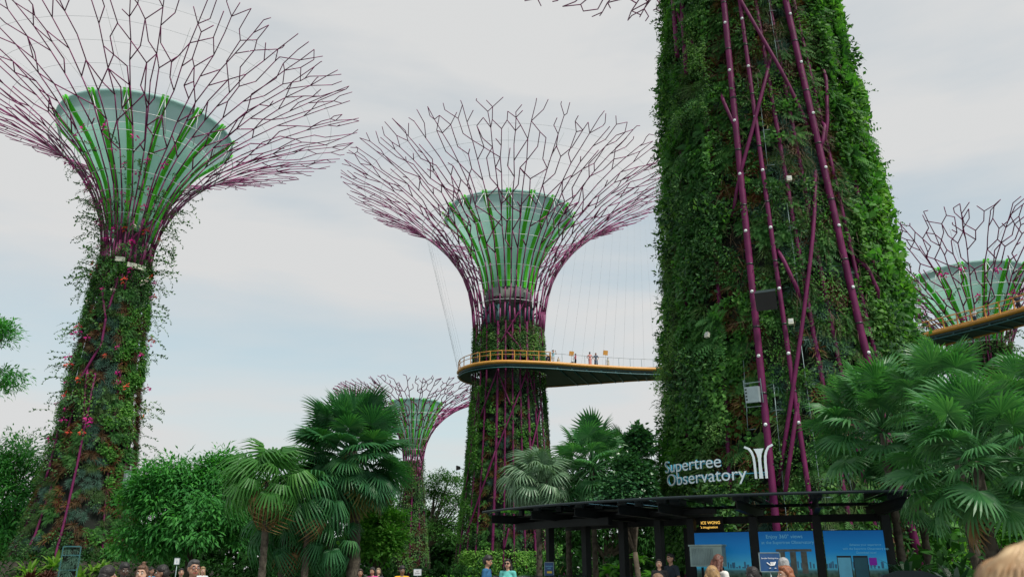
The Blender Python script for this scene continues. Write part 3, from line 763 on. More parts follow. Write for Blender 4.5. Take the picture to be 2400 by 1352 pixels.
# lamps and boxes on the big tower
def frame_on(tw, ph, h, off):
    o = Vector(tw.out(np.array(R_(ph)))); x = Vector((0, 0, 1)).cross(o); X = Matrix((x, Vector((0, 0, 1)), o)).transposed().to_4x4()
    X.translation = tw.V(ph, h, off) + tw.c; return X
def boxed(name, label, cat, tw, ph, h, off, build, tilt=0.0, group=None, scale=.68):
    e = empty(name, (0, 0, 0), 0, label, cat, group); e.matrix_world = frame_on(tw, ph, h, off) @ Matrix.Rotation(tilt, 4, 'X') @ Matrix.Scale(scale, 4); build(e); return e
def b_speaker(e):
    q = MB(); q.add([(-.62, -.55, .45), (.62, -.55, .45), (.62, .55, .62), (-.62, .55, .62), (-.42, -.4, -.2), (.42, -.4, -.2), (.42, .4, -.2), (-.42, .4, -.2)], [(0, 1, 2, 3), (5, 4, 7, 6), (0, 4, 5, 1), (3, 2, 6, 7), (1, 5, 6, 2), (0, 3, 7, 4)])
    q.build('cabinet', M_BLACK, e); q = MB(); q.box((0, .62, .25), (1.2, .05, .75), Matrix.Rotation(.25, 3, 'X')); q.build('rain_hood', mat('dark teal hood', (.02, .035, .04), .5), e)
    q = MB(); q.box((0, 0, -.4), (.12, .12, .5)); q.build('bracket', M_FRAME, e)
boxed('loudspeaker', 'black loudspeaker box with rain hood on the near tower', 'loudspeaker', tb, -4.6, 12.2, .9, b_speaker, .25)
def b_unit(e):
    q = MB(); q.box((0, 0, 0), (.8, .95, .55)); q.build('housing', M_GREYBOX, e)
    for i in range(4): q = MB(); q.box((-.33, .32 - i * .2, .28), (.1, .09, .03)); q.build('slot', M_BLACK, e)
    q = MB()
    for x in (-.52, .52): q.box((x, 0, -.1), (.04, 1.9, .04))
    for y in (-.7, .75): q.box((0, y, -.1), (1.08, .04, .04))
    q.build('mounting_frame', M_FRAME, e)
boxed('equipment_unit', 'pale grey equipment unit in a metal frame on near tower', 'equipment box', tb, -13.6, 8.35, .55, b_unit, .1)
def b_lamp(e):
    q = MB(); q.box((0, 0, 0), (.30, .34, .2)); q.build('housing', M_LAMP, e); q = MB(); q.box((0, .03, .11), (.24, .22, .02)); q.build('lens', mat('lamp glass', (.5, .52, .5), .15), e)
for ph, h, lb in ((10.6, 18.0, 'pale floodlight high on near tower above the loudspeaker'), (3.6, 11.3, 'pale floodlight right of the loudspeaker between crossing poles'), (-32.5, 11.3, 'pale floodlight sunk in the ivy left of the loudspeaker')):
    boxed('floodlight', lb, 'floodlight', tb, ph, h, .6, b_lamp, -.2, 'floodlights on the near tower')
def b_flood(e):
    q = MB(); q.add([(-.35, -.35, .3), (.35, -.35, .3), (.35, .35, .3), (-.35, .35, .3), (-.2, -.2, -.3), (.2, -.2, -.3), (.2, .2, -.3), (-.2, .2, -.3)], [(0, 1, 2, 3), (5, 4, 7, 6), (0, 4, 5, 1), (3, 2, 6, 7), (1, 5, 6, 2), (0, 3, 7, 4)]); q.build('housing', M_BLACK, e)
    q = MB(); q.tube([(0, 0, -.2), (0, -.3, -1.2)], .05, 5); q.build('arm', M_BLACK, e)
boxed('floodlight', 'black floodlight sticking out left of the centre tower trunk', 'floodlight', tc_, -80, 11.3, 1.1, b_flood)
# little round node lights on the thick poles
for a, b, off in ((-14, -9, .45), (-4.4, 3.8, .38), (23, 39, .43)):
    for h in np.arange(4.2, 32, 2.9):
        ph = a + (b - a) * (33.5 - h) / 33.5
        q = MB(); q.lathe([(0.0, .05), (.05, .045), (.075, .0)], 10); o = q.build('node_light', M_WHITE, tb.root)
        o.matrix_basis = Matrix.Translation(tb.V(ph, h, off)) @ (frame_on(tb, ph, h, 0).to_3x3().to_4x4())
        rp0 = .15 if a != -4.4 else .10; h2 = h + 1.3; ph2 = a + (b - a) * (33.5 - h2) / 33.5
        q = MB(); q.tube([tb.V(ph2, h2 - .04, off - rp0), tb.V(ph2, h2 + .04, off - rp0)], rp0 + .012, 10); q.build('pole_collar', M_BLACK, tb.root)
# ------------------------------------------------------------------ the skyway
from mathutils.geometry import tessellate_polygon
DZ = 21.4
cx, cy = tc_.c.x, tc_.c.y
near = crom([(cx, 79.6), (3.6, 80.2), (8, 81.5), (14.7, 82.9), (21, 82.4), (28, 78.9), (34.6, 72.8), (39.6, 65.6), (43.2, 57), (45.5, 47)], 8)
far = crom([(cx, 90.4), (4.3, 89.8), (8.5, 88.4), (14.7, 86.4), (22, 85.8), (30, 82), (37, 75.4), (42.2, 67.2), (46, 58), (48.4, 48)], 8)
ringl = [(cx + 5.4 * math.cos(a), cy + 5.4 * math.sin(a)) for a in np.linspace(math.pi / 2, 1.5 * math.pi, 26)[1:-1]]
outer = [tuple(q) for q in near] + [tuple(q) for q in far[::-1]] + ringl
hole = [(cx + 4.15 * math.cos(a), cy + 4.15 * math.sin(a)) for a in np.linspace(0, 2 * math.pi, 40)[:-1]]
sw = empty('skyway', (0, 0, 0), 0, 'orange edged aerial walkway curving from the centre tower out to the right', 'footbridge')
tri = tessellate_polygon([[Vector((x, y, 0)) for x, y in outer], [Vector((x, y, 0)) for x, y in hole]])
pts = outer + hole; n1 = len(outer); n2 = len(hole)
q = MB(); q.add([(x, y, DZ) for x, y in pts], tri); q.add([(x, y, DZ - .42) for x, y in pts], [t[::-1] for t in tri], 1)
for k0, n_ in ((0, n1), (n1, n2)):
    q.add([(x, y, DZ) for x, y in pts[k0:k0 + n_]] + [(x, y, DZ - .42) for x, y in pts[k0:k0 + n_]], [(i, (i + 1) % n_, n_ + (i + 1) % n_, n_ + i) for i in range(n_)], 1)
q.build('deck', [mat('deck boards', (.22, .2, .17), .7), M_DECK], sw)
edge_near = [tuple(p) for p in ringl[12:]] + [tuple(q) for q in near]
edge_far = [tuple(q) for q in far[::-1]] + [tuple(p) for p in ringl[:13]]
q = MB(); q.tube([(x, y, DZ - .05) for x, y in edge_near], .2, 8); q.build('edge_tube', M_ORANGE, sw)
q = MB(); q.tube([(x, y, DZ - .4) for x, y in edge_far], .13, 7); q.build('edge_tube', M_ORANGE, sw)
q = MB(); q.tube([(x, y, DZ - .62) for x, y in edge_near], .07, 6); q.build('lower_tube', M_TEALST, sw)
def resample(P, d):
    P = np.array(P); L = np.concatenate([[0], np.cumsum(np.hypot(*np.diff(P, axis=0).T))]); s_ = np.arange(0, L[-1], d)
    return np.stack([np.interp(s_, L, P[:, 0]), np.interp(s_, L, P[:, 1])], 1)
POST_O = MB().box((0, 0, .56), (.09, .09, 1.12)).mesh('post'); POST_O.materials.append(M_ORANGE)
POST_G = MB().box((0, 0, .5), (.05, .05, 1.0)).mesh('post'); POST_G.materials.append(mat('slim grey post', (.35, .42, .45), .4))
GLASSM, t_, b_, o_ = base('railing glass'); MAT['railing glass'] = GLASSM
tr_ = nd(t_, 'ShaderNodeBsdfTransparent'); tr_.inputs[0].default_value = (.86, .93, .93, 1)
gl_ = nd(t_, 'ShaderNodeBsdfGlossy'); gl_.inputs['Roughness'].default_value = .05
ms_ = nd(t_, 'ShaderNodeMixShader'); fr_ = nd(t_, 'ShaderNodeFresnel'); t_.links.new(fr_.outputs[0], ms_.inputs[0]); t_.links.new(tr_.outputs[0], ms_.inputs[1]); t_.links.new(gl_.outputs[0], ms_.inputs[2]); t_.links.new(ms_.outputs[0], o_.inputs[0])
for E, far_ in ((edge_near, False), (edge_far, True)):
    prev = None
    for x, y in resample(E, 1.25):
        orange = (x < 4.6 or x > 31) and not (far_ and x < 30)
        o = bpy.data.objects.new('railing_post', POST_O if orange else POST_G); C.objects.link(o); o.parent = sw; o.location = (x, y, DZ)
        if prev is not None:
            p0, p1 = prev, (x, y); og = orange and prev[2]
            q = MB(); q.tube([(p0[0], p0[1], DZ + (1.12 if og else 1.0)), (x, y, DZ + (1.12 if og else 1.0))], .045 if og else .022, 5)
            if og: q.tube([(p0[0], p0[1], DZ + .72), (x, y, DZ + .72)], .035, 5)
            q.build('handrail', M_ORANGE if og else M_WIRE, sw)
        prev = (x, y, orange)
# soffit ribs
nr = resample(near[10:], 1.6)
for x, y in nr:
    j = np.argmin((far[:, 0] - x) ** 2 + (far[:, 1] - y) ** 2); f = far[j]
    q = MB(); q.tube([(x, y, DZ - .5), (f[0], f[1], DZ - .5)], .09, 4); q.build('soffit_rib', M_TEALST, sw)
# hanging cables from the centre tower's branches to the deck edge
CPa = crom(CP)
cab = resample(near[4:30], 1.15)
for i, (x, y) in enumerate(cab):
    a = R_(-62 + i * 4.2); r = 11.5 + i * .32; r = min(r, 17)
    z = float(np.interp(r, CPa[:, 0], CPa[:, 1]))
    q = MB(); q.tube([(x, y, DZ + .05), (cx + r * math.cos(a), cy + r * math.sin(a), z)], .0065, 3); q.build('stay_cable', M_WIRE, sw)
for i in range(9):
    a = R_(172 + i * 5); r = 9.2 + .15 * i; z = float(np.interp(r, CPa[:, 0], CPa[:, 1]))
    q = MB(); q.tube([(cx + 5.4 * math.cos(a), cy + 5.4 * math.sin(a), DZ), (cx + r * math.cos(a), cy + r * math.sin(a), z)], .0065, 3); q.build('stay_cable', M_WIRE, sw)
# info boards on the bridge rail
for px, lb in ((1340, 'small orange board on the skyway rail, left one'), (1420, 'small orange board on the skyway rail, right one')):
    p = at(px, 850, 83.6); e = empty('rail_board', (p.x, p.y, DZ), 0, lb, 'board', 'boards on the skyway rail')
    q = MB(); q.box((0, 0, 1.75), (.5, .06, .5), Matrix.Rotation(.12, 3, 'Y')); q.build('panel', M_ORANGE, e); q = MB(); q.tube([(0, 0, 0), (0, 0, 1.5)], .03, 6); q.build('post', M_WIRE, e)

# ------------------------------------------------------------------ ticket kiosk in front of the big tower
KX, KY = tb.c.x, tb.c.y
def K(a, r, z): return Vector((KX + r * math.cos(R_(a)), KY + r * math.sin(R_(a)), z))
def px_of(p):
    d = p.y * math.cos(PITCH) + (p.z - CAMH) * math.sin(PITCH); return 1200 + FPX * p.x / d
def ang_px(px, r, z=2.0):
    A = np.linspace(200, 275, 600); return float(A[np.argmin([abs(px_of(K(a, r, z)) - px) for a in A])])
A0, A1 = 205.0, 263.0
RG, t_, b_, o_ = base('smoked roof glass'); MAT['smoked roof glass'] = RG
tr_ = nd(t_, 'ShaderNodeBsdfTransparent'); tr_.inputs[0].default_value = (.085, .12, .13, 1)
gl_ = nd(t_, 'ShaderNodeBsdfGlossy'); gl_.inputs['Roughness'].default_value = .03; gl_.inputs['Color'].default_value = (.8, .9, .95, 1)
ms_ = nd(t_, 'ShaderNodeMixShader'); fr_ = nd(t_, 'ShaderNodeFresnel'); fr_.inputs['IOR'].default_value = 1.5
t_.links.new(fr_.outputs[0], ms_.inputs[0]); t_.links.new(tr_.outputs[0], ms_.inputs[1]); t_.links.new(gl_.outputs[0], ms_.inputs[2]); t_.links.new(ms_.outputs[0], o_.inputs[0])
M_KIOSK = mat('black kiosk steel', (.007, .010, .011), .55, var=.15, spec=.25)
M_KIOSK2 = mat('dark teal kiosk steel', (.010, .020, .024), .5, var=.15, spec=.3)
kio = empty('ticket_kiosk', (KX, KY, 0), 0, 'dark steel kiosk with curved smoked glass roof under the white lettering', 'kiosk')
def kb(q, name, m): o = q.build(name, m, kio); o.matrix_basis = Matrix.Translation((-KX, -KY, 0)); return o
npane = 14
for i in range(npane):
    a = A0 + (A1 - A0) * i / npane + .08; b = A0 + (A1 - A0) * (i + 1) / npane - .08
    q = MB(); vs = []
    for z in (3.60, 3.625):
        for k in range(4):
            t = a + (b - a) * k / 3; vs += [K(t, 11.0, z), K(t, 15.7, z)]
    fs = []
    for k in range(3):
        j = k * 2; fs += [(j, j + 1, j + 3, j + 2), (8 + j, 8 + j + 2, 8 + j + 3, 8 + j + 1), (j + 1, j + 9, j + 11, j + 3), (j, j + 2, j + 10, j + 8)]
    fs += [(0, 8, 9, 1), (6, 7, 15, 14)]
    q.add(vs, fs); kb(q, 'roof_pane', RG)
q = MB(); q.tube([K(a, 15.72, 3.60) for a in np.linspace(A0, A1, 40)], .045, 5); kb(q, 'roof_edge', M_KIOSK2)
q = MB(); q.tube([K(a, 10.97, 3.60) for a in np.linspace(A0, A1, 40)], .06, 5); kb(q, 'roof_edge', M_KIOSK2)
cols = [1290, 1375, 1462, 1548, 1625, 1772, 1922, 2086]
RC = 13.0
cang = [ang_px(c, RC) for c in cols]
def ibeam(p0, p1, hgt0, hgt1, z, wdt=.16):
    q = MB(); d = (p1 - p0); d.z = 0; s_ = Vector((-d.y, d.x, 0)).normalized()
    for (dz0, dz1, ww) in ((0, 0, wdt), (1, 1, wdt)):
        za = z - hgt0 * dz0; zb = z - hgt1 * dz1
        a, b = Vector((p0.x, p0.y, za)), Vector((p1.x, p1.y, zb))
        vs = [a - s_ * ww / 2, a + s_ * ww / 2, b + s_ * ww / 2, b - s_ * ww / 2]; up = Vector((0, 0, .025))
        q.add(vs + [v - up for v in vs], [(0, 1, 2, 3), (7, 6, 5, 4), (0, 4, 5, 1), (1, 5, 6, 2), (2, 6, 7, 3), (3, 7, 4, 0)])
    a0, b0 = Vector((p0.x, p0.y, z - .02)), Vector((p1.x, p1.y, z - .02)); a1 = Vector((p0.x, p0.y, z - hgt0)); b1 = Vector((p1.x, p1.y, z - hgt1)); t = s_ * .012
    q.add([a0 - t, b0 - t, b1 - t, a1 - t, a0 + t, b0 + t, b1 + t, a1 + t], [(0, 1, 2, 3), (7, 6, 5, 4), (0, 3, 7, 4), (1, 5, 6, 2)])
    return q
for a in cang:
    kb(ibeam(K(a, 15.45, 0), K(a, 11.0, 0), .26, .34, 3.50), 'roof_beam', M_KIOSK)
    q = MB(); q.box(K(a, RC, 1.57), (.24, .24, 3.14), Matrix.Rotation(R_(a), 3, 'Z')); kb(q, 'column', M_KIOSK)
    for rr in (15.2, 14.2): q = MB(); q.box(K(a, rr, 3.55), (.10, .3, .10), Matrix.Rotation(R_(a), 3, 'Z')); kb(q, 'glass_clamp', M_KIOSK2)
for (r0_, z0, z1, aa, ab, wd) in ((14.3, 2.98, 3.22, A0 + .5, 226, .22), (12.2, 3.0, 3.22, A0 + .5, 262.5, .2), (13.6, 3.24, 3.40, A0, 240, .12)):
    q = MB(); aa_ = np.linspace(aa, ab, 24); vs = []
    for t in aa_: vs += [K(t, r0_ - wd / 2, z0), K(t, r0_ + wd / 2, z0), K(t, r0_ + wd / 2, z1), K(t, r0_ - wd / 2, z1)]
    fs = [(0, 1, 2, 3)]
    for k in range(23):
        for e in range(4): fs.append((k * 4 + e, k * 4 + 4 + e, k * 4 + 4 + (e + 1) % 4, k * 4 + (e + 1) % 4))
    fs.append((92, 95, 94, 93)); q.add(vs, fs); kb(q, 'ring_beam', M_KIOSK)
q = MB(); aa_ = np.linspace(A0 + .3, 229, 16); vs = []
for t in aa_: vs += [K(t, 11.05, 3.42), K(t, 14.5, 3.42), K(t, 14.5, 3.45), K(t, 11.05, 3.45)]
fs = [(0, 1, 2, 3), (60, 63, 62, 61)]
for k in range(15):
    for e in range(4): fs.append((k * 4 + e, k * 4 + 4 + e, k * 4 + 4 + (e + 1) % 4, k * 4 + (e + 1) % 4))
q.add(vs, fs); kb(q, 'soffit', M_KIOSK)
# back partition behind the counter (dark)
q = MB(); pa = [K(t, 11.35, 0) for t in np.linspace(cang[3], cang[4] + .3, 6)]
q.add([(p.x, p.y, z) for p in pa for z in (0.02, 2.95)], [(2 * i, 2 * i + 2, 2 * i + 3, 2 * i + 1) for i in range(5)]); kb(q, 'back_partition', M_KIOSK)
# counter
q = MB(); aa_ = np.linspace(cang[3] - 1.5, cang[4] + 6, 8); vs = []
for t in aa_: vs += [K(t, 14.2, .0), K(t, 14.75, .0), K(t, 14.75, 1.38), K(t, 14.2, 1.38)]
fs = [(0, 1, 2, 3), (28, 31, 30, 29)]
for k in range(7):
    for e in range(4): fs.append((k * 4 + e, k * 4 + 4 + e, k * 4 + 4 + (e + 1) % 4, k * 4 + (e + 1) % 4))
q.add(vs, fs)
o = q.build('service_counter', mat('deep blue counter', (.012, .02, .11), .4)); setp(o, 'deep blue service counter under the kiosk roof', 'counter')

# printed lettering: text made into flat or bent meshes
def text_mesh(txt, size, extrude=0.0, align='LEFT', bold=0.0, bevel=0.0):
    cu = bpy.data.curves.new('text', 'FONT'); cu.body = txt; cu.size = size; cu.extrude = extrude; cu.align_x = align; cu.offset = bold; cu.resolution_u = 4; cu.bevel_depth = bevel
    o = bpy.data.objects.new('text', cu)
    me = bpy.data.meshes.new_from_object(o); bpy.data.objects.remove(o); bpy.data.curves.remove(cu)
    return me
def width(me):
    xs = [v.co.x for v in me.vertices]; return (min(xs), max(xs)) if xs else (0, 0)
# ---- big sign
sg = empty('tower_sign', (KX, KY, 0), 0, 'pale blue raised lettering with flared emblem on the leafy trunk', 'sign')
M_LET = mat('pale blue letter face', (.80, .90, .94), .5, var=.02)
M_LETB = mat('blue sign rail', (.03, .20, .30), .4)
RS = 7.38
def bend(me, phi0, z0):
    for v in me.vertices:
        a = R_(phi0) + v.co.x / RS; r = RS + v.co.z
        p = tb.out(np.array(a)) * r; v.co = (p[0], p[1], z0 + v.co.y)
    me.update()
def sign_line(txt, size, phi0, phi1, z0):
    full = (R_(phi1) - R_(phi0)) * RS
    tot = width(text_mesh(txt, size))[1]; k = full / tot
    for i, ch in enumerate(txt):
        w_ = width(text_mesh(txt[:i + 1], size))[1]; me = text_mesh(ch, size, .035, bold=.0); a, b = width(me)
        me.materials.append(M_LET); me.materials.append(M_LETB); me.polygons.foreach_set('material_index', [0 if abs(f.normal.z) > .5 else 1 for f in me.polygons])
        for v in me.vertices: v.co.x = (v.co.x - b + w_) * k
        bend(me, phi0, z0); link('letter', me, sg, M_LET)
sign_line('Supertree', .70, -46.0, -22.6, 5.40)
sign_line('Observatory', .70, -45.2, -14.8, 4.86)
def stroke(pts, wd, dep=.035):
    """a ribbon of width wd along pts (2D), extruded"""
    P = [Vector(p) for p in pts]; L_, Rr = [], []
    for i, p in enumerate(P):
        t = (P[min(i + 1, len(P) - 1)] - P[max(0, i - 1)]).normalized(); n_ = Vector((-t.y, t.x)); ww = wd[i] if isinstance(wd, list) else wd
        L_.append(p + n_ * ww / 2); Rr.append(p - n_ * ww / 2)
    n_ = len(P); q = MB(); vs = [(v.x, v.y, dep) for v in L_ + Rr] + [(v.x, v.y, -dep) for v in L_ + Rr]; fs = []
    for i in range(n_ - 1): fs += [(i, i + 1, n_ + i + 1, n_ + i), (2 * n_ + i, 3 * n_ + i, 3 * n_ + i + 1, 2 * n_ + i + 1), (i, 2 * n_ + i, 2 * n_ + i + 1, i + 1), (n_ + i, n_ + i + 1, 3 * n_ + i + 1, 3 * n_ + i)]
    fs += [(0, n_, 3 * n_, 2 * n_), (n_ - 1, 3 * n_ - 1, 4 * n_ - 1, 2 * n_ - 1)]
    q.add(vs, fs); return q.mesh('emblem_stroke')
for pts, wd in (([(-.66, 1.22), (-.46, 1.14), (-.34, 1.0), (-.27, .82), (-.25, .6), (-.245, .3), (-.24, 0)], .095),
                ([(.66, 1.24), (.46, 1.16), (.34, 1.0), (.27, .82), (.25, .6), (.245, .3), (.24, 0)], .095),
                ([(0, 1.12), (0, 1.02), (0, .9), (0, .75), (0, .55), (0, .3), (0, 0)], [.44, .32, .20, .13, .12, .14, .16])):
    me = stroke([(x * .82, y) for x, y in pts], [v * .85 for v in wd] if isinstance(wd, list) else wd * .85); bend(me, -10.6, 4.86); link('emblem_stroke', me, sg, M_LET)
for z in (5.1, 5.62):
    q = MB(); q.tube([Vector(tb.P(np.array(R_(a)), np.array(z), 0, 7.1)) for a in np.linspace(-45, -9 if z < 5.3 else -24, 16)], .025, 5); q.build('sign_rail', M_LETB, sg)
for a in (-43, -33, -24, -12):
    q = MB(); q.tube([Vector(tb.P(np.array(R_(a)), np.array(5.1), 0, 7.1)), Vector(tb.P(np.array(R_(a)), np.array(5.1), 0, 6.0))], .03, 5); q.build('sign_bracket', M_LETB, sg)

# ---- advert panels between the kiosk columns
def skyprint(name, stops, noise=.25):
    m, t, b, o = base(name); MAT[name] = m
    tcn = nd(t, 'ShaderNodeTexCoord'); sp = nd(t, 'ShaderNodeSeparateXYZ'); t.links.new(tcn.outputs['Object'], sp.inputs[0])
    n = nd(t, 'ShaderNodeTexNoise'); n.inputs['Scale'].default_value = 7; n.inputs['Detail'].default_value = 6
    t.links.new(tcn.outputs['Object'], n.inputs['Vector'])
    mr = nd(t, 'ShaderNodeMapRange'); mr.inputs['From Min'].default_value = 0.6; mr.inputs['From Max'].default_value = 2.7
    t.links.new(sp.outputs['Z'], mr.inputs['Value'])
    r = nd(t, 'ShaderNodeValToRGB'); e = r.color_ramp.elements
    while len(e) < len(stops): e.new(.5)
    for i, (p, c) in enumerate(stops): e[i].position = p; e[i].color = (*c, 1)
    t.links.new(mr.outputs[0], r.inputs['Fac'])
    mxn = nd(t, 'ShaderNodeMix', data_type='RGBA', blend_type='MULTIPLY')
    r2 = nd(t, 'ShaderNodeValToRGB'); r2.color_ramp.elements[0].position = .35; r2.color_ramp.elements[0].color = (.35, .45, .4, 1); r2.color_ramp.elements[1].position = .62; r2.color_ramp.elements[1].color = (1.2, 1.15, 1.0, 1)
    t.links.new(n.outputs['Fac'], r2.inputs['Fac'])
    low = nd(t, 'ShaderNodeMapRange'); low.inputs['From Min'].default_value = 1.62; low.inputs['From Max'].default_value = 1.50; t.links.new(sp.outputs['Z'], low.inputs['Value'])
    t.links.new(low.outputs[0], mxn.inputs['Factor']); t.links.new(r.outputs['Color'], mxn.inputs['A']); t.links.new(r2.outputs['Color'], mxn.inputs['B'])
    t.links.new(mxn.outputs['Result'], b.inputs['Base Color']); b.inputs['Roughness'].default_value = .5; b.inputs['Specular IOR Level'].default_value = .2
    t.links.new(mxn.outputs['Result'], b.inputs['Emission Color']); b.inputs['Emission Strength'].default_value = .34
    return m
M_PRINT = skyprint('skyline print', [(0, (.03, .035, .06)), (.38, (.04, .07, .05)), (.46, (.05, .13, .15)), (.5, (.06, .36, .52)), (.72, (.012, .20, .50)), (1, (.006, .11, .36))])
M_TXT = mat('pale cyan print', (.18, .55, .72), .4, emit=.12, var=.02)
M_TOWER = mat('tan building print', (.12, .13, .11), .5, var=.3, scale=8)
M_SKYL = mat('hazy skyline print', (.035, .13, .24), .5, emit=.15, var=.05)
def panel_frame(i, j, r=13.17):
    p0, p1 = K(cang[i], r, 0), K(cang[j], r, 0); d = (p1 - p0); L_ = d.length; d.normalize()
    p0 = p0 + d * .14; L_ -= .28
    return p0, math.atan2(d.y, d.x), L_
def panel(i, j, label):
    p0, rz, L_ = panel_frame(i, j)
    e = empty('advert_panel', p0, rz, label, 'panel', 'blue advert panels under the kiosk roof')
    q = MB(); q.box((L_ / 2, .05, 1.65), (L_, .06, 2.14)); q.build('backing', M_KIOSK, e)
    q = MB(); q.add([(0, 0, .6), (L_, 0, .6), (L_, 0, 2.7), (0, 0, 2.7)], [(0, 1, 2, 3)]); q.build('print', M_PRINT, e)
    return e, L_
def ptext(e, txt, x, z, size, m=None, align='CENTER'):
    me = text_mesh(txt, size, .001, align); o = link('print_text', me, e, m or M_TXT); o.matrix_basis = Matrix.Translation((x, -.008, z)) @ Matrix.Rotation(math.pi / 2, 4, 'X'); return o
def pbox(e, q, name, m): return q.build(name, m, e)
def skyline(e, L_, seed, x0=0, x1=None):
    r = random.Random(seed); q = MB(); x = x0
    x1 = x1 or L_
    while x < x1 - .1:
        w_ = r.uniform(.03, .07); h_ = r.uniform(.04, .20); q.box((x + w_ / 2, -.004, 1.64 + h_ / 2), (w_, .004, h_)); x += w_ + r.uniform(.0, .05)
    q.build('skyline_print', M_SKYL, e, kind='stuff')
def discs(e, L_, seed):
    r = random.Random(seed)
    for i in range(3):
        x, z, rd = r.uniform(.2, L_ - .2), r.uniform(.75, 1.05), r.uniform(.10, .2); q = MB()
        for k in range(8):
            a = 2 * math.pi * k / 8; q.tube([(x, -.006, z), (x + rd * math.cos(a), -.006, z + rd * .45 * math.sin(a))], .004, 3)
        pts = [(x + rd * math.cos(a), -.006, z + rd * .45 * math.sin(a)) for a in np.linspace(0, 2 * math.pi, 20)]; q.tube(pts, .008, 3); q.build('ring_print', M_TXT, e)
e, L_ = panel(4, 5, 'blue advert panel behind the cooling unit, leftmost of three'); skyline(e, L_, 1, 1.0); discs(e, L_, 11)
e, L_ = panel(5, 6, 'blue advert panel headed Enjoy 360 views with a three tower building'); skyline(e, L_, 2)
ptext(e, 'Enjoy 360° views', L_ * .47, 2.50, .155); ptext(e, 'at the Supertree Observatory', L_ * .52, 2.34, .125); discs(e, L_, 12)
for k in range(3):
    q = MB(); x = L_ * .34 + k * .31; q.box((x + .1, -.006, 1.80), (.17, .006, .62)); q.build('building_print', M_TOWER, e)
q = MB(); q.box((L_ * .34 + .44, -.008, 2.15), (1.02, .008, .07)); q.build('building_print', M_TOWER, e)
e, L_ = panel(6, 7, 'blue advert panel showing two phones, rightmost of three'); skyline(e, L_, 3); discs(e, L_, 13)
ptext(e, 'Enhance your experience', L_ * .68, 2.27, .085); ptext(e, 'with the Supertree Observatory app.', L_ * .68, 2.16, .085); ptext(e, 'Download now!', L_ * .68, 2.05, .085)
for x, dk in ((L_ * .30, False), (L_ * .57, True)):
    q = MB(); q.box((x, -.006, 1.5), (.40, .006, .98)); q.build('phone_print', M_BLACK, e)
    q = MB(); q.box((x, -.012, 1.5), (.36, .006, .88)); q.build('phone_screen', mat('phone screen dark', (.02, .10, .14), .4, emit=.1) if dk else mat('phone screen light', (.10, .36, .52), .4, emit=.2), e)
    q = MB(); q.box((x, -.016, 1.18), (.3, .004, .17)); q.build('phone_card', M_TXT, e)
q = MB(); q.box((L_ * .77, -.008, 1.83), (.21, .006, .21)); q.build('app_icon', mat('purple icon', (.16, .01, .28), .4, emit=.3), e)
ptext(e, 'T', L_ * .77, 1.78, .16, mat('white print', (.75, .75, .75), .5, emit=.2)); ptext(e, 'Free app', L_ * .77, 1.66, .045)
# ---- yellow lit sign behind the glass
p0, rz, L_ = panel_frame(4, 5, 12.6)
e = empty('lit_sign', p0 + Vector((0, 0, .0)), rz, 'yellow glowing letters on dark board above left advert panel', 'sign')
q = MB(); q.box((.35, .04, 2.98), (.8, .05, .5)); q.build('board', M_KIOSK, e)
M_YEL = mat('glowing yellow letters', (.95, .55, .10), .5, emit=1.3, var=.02)
ptext(e, 'ICE WONG', .02, 2.99, .125, M_YEL, 'LEFT'); ptext(e, "'s imagination", .0, 2.86, .105, M_YEL, 'LEFT')
# ---- cooling unit on a stand in front of the left panel
p0, rz, L_ = panel_frame(4, 5, 13.75)
e = empty('cooling_unit', p0, rz, 'white slatted cooling unit on legs in front of the left advert panel', 'cooling unit')
q = MB(); q.box((.62, 0, 1.98), (1.0, .42, .58)); q.build('housing', mat('greenish white housing', (.30, .42, .40), .5), e)
q = MB(); q.box((.62, 0, 2.30), (1.06, .47, .05)); q.build('lid', mat('greenish white housing', (.3, .42, .4)), e)
for k in range(13): q = MB(); q.box((.62 - .42 + k * .052, -.22, 1.98), (.018, .02, .48)); q.build('slat', M_FRAME, e)
for x in (.2, .42, .85, 1.05): q = MB(); q.box((x, 0, .83), (.06, .06, 1.68)); q.build('leg', M_KIOSK, e)

# ---- small free-standing signs, barriers, bin
def sign_on_post(px, D, ztop, w_, h_, label, m, rows, mt, icon=None, rz=0.0):
    p = gnd(px, D); e = empty('sign', p, rz, label, 'sign')
    q = MB(); q.tube([(0, .03, 0), (0, .03, ztop - h_ * .5)], .022, 6); q.build('post', M_FRAME, e)
    q = MB(); q.box((0, 0, ztop - h_ / 2), (w_, .03, h_)); q.build('board', m, e)
    q = MB()
    for (a, b, c, d) in ((0, ztop, w_, .02), (0, ztop - h_, w_, .02)): q.box((a, -.003, b), (c + .03, .034, d))
    for x in (-w_ / 2, w_ / 2): q.box((x, -.003, ztop - h_ / 2), (.02, .034, h_ + .02))
    q.build('frame', M_FRAME, e)
    for (t, z, s_) in rows:
        o = link('print_text', text_mesh(t, s_, .001, 'CENTER'), e, mt); o.matrix_basis = Matrix.Translation((0, -.02, ztop + z)) @ Matrix.Rotation(math.pi / 2, 4, 'X')
    if icon: icon(e, ztop)
    return e
M_SIGNB = mat('navy sign face', (.02, .08, .22), .4); M_SIGNW = mat('white sign face', (.7, .72, .74), .4); M_INK = mat('dark ink', (.03, .03, .05), .6)
M_WPRINT = mat('white print', (.75, .75, .75))
def stroller(e, z):
    q = MB(); q.tube([(-.09, -.02, z - .24), (.0, -.02, z - .31), (.10, -.02, z - .30), (.13, -.02, z - .22)], .014, 5)
    for x in (-.02, .12): q.ring((x, -.02, z - .375), .022, .007, 12, 4)
    for k in range(4): q.box((.02 + .02 * k, -.02, z - .26), (.03, .012, .07))
    q.build('stroller_icon', M_WPRINT, e)
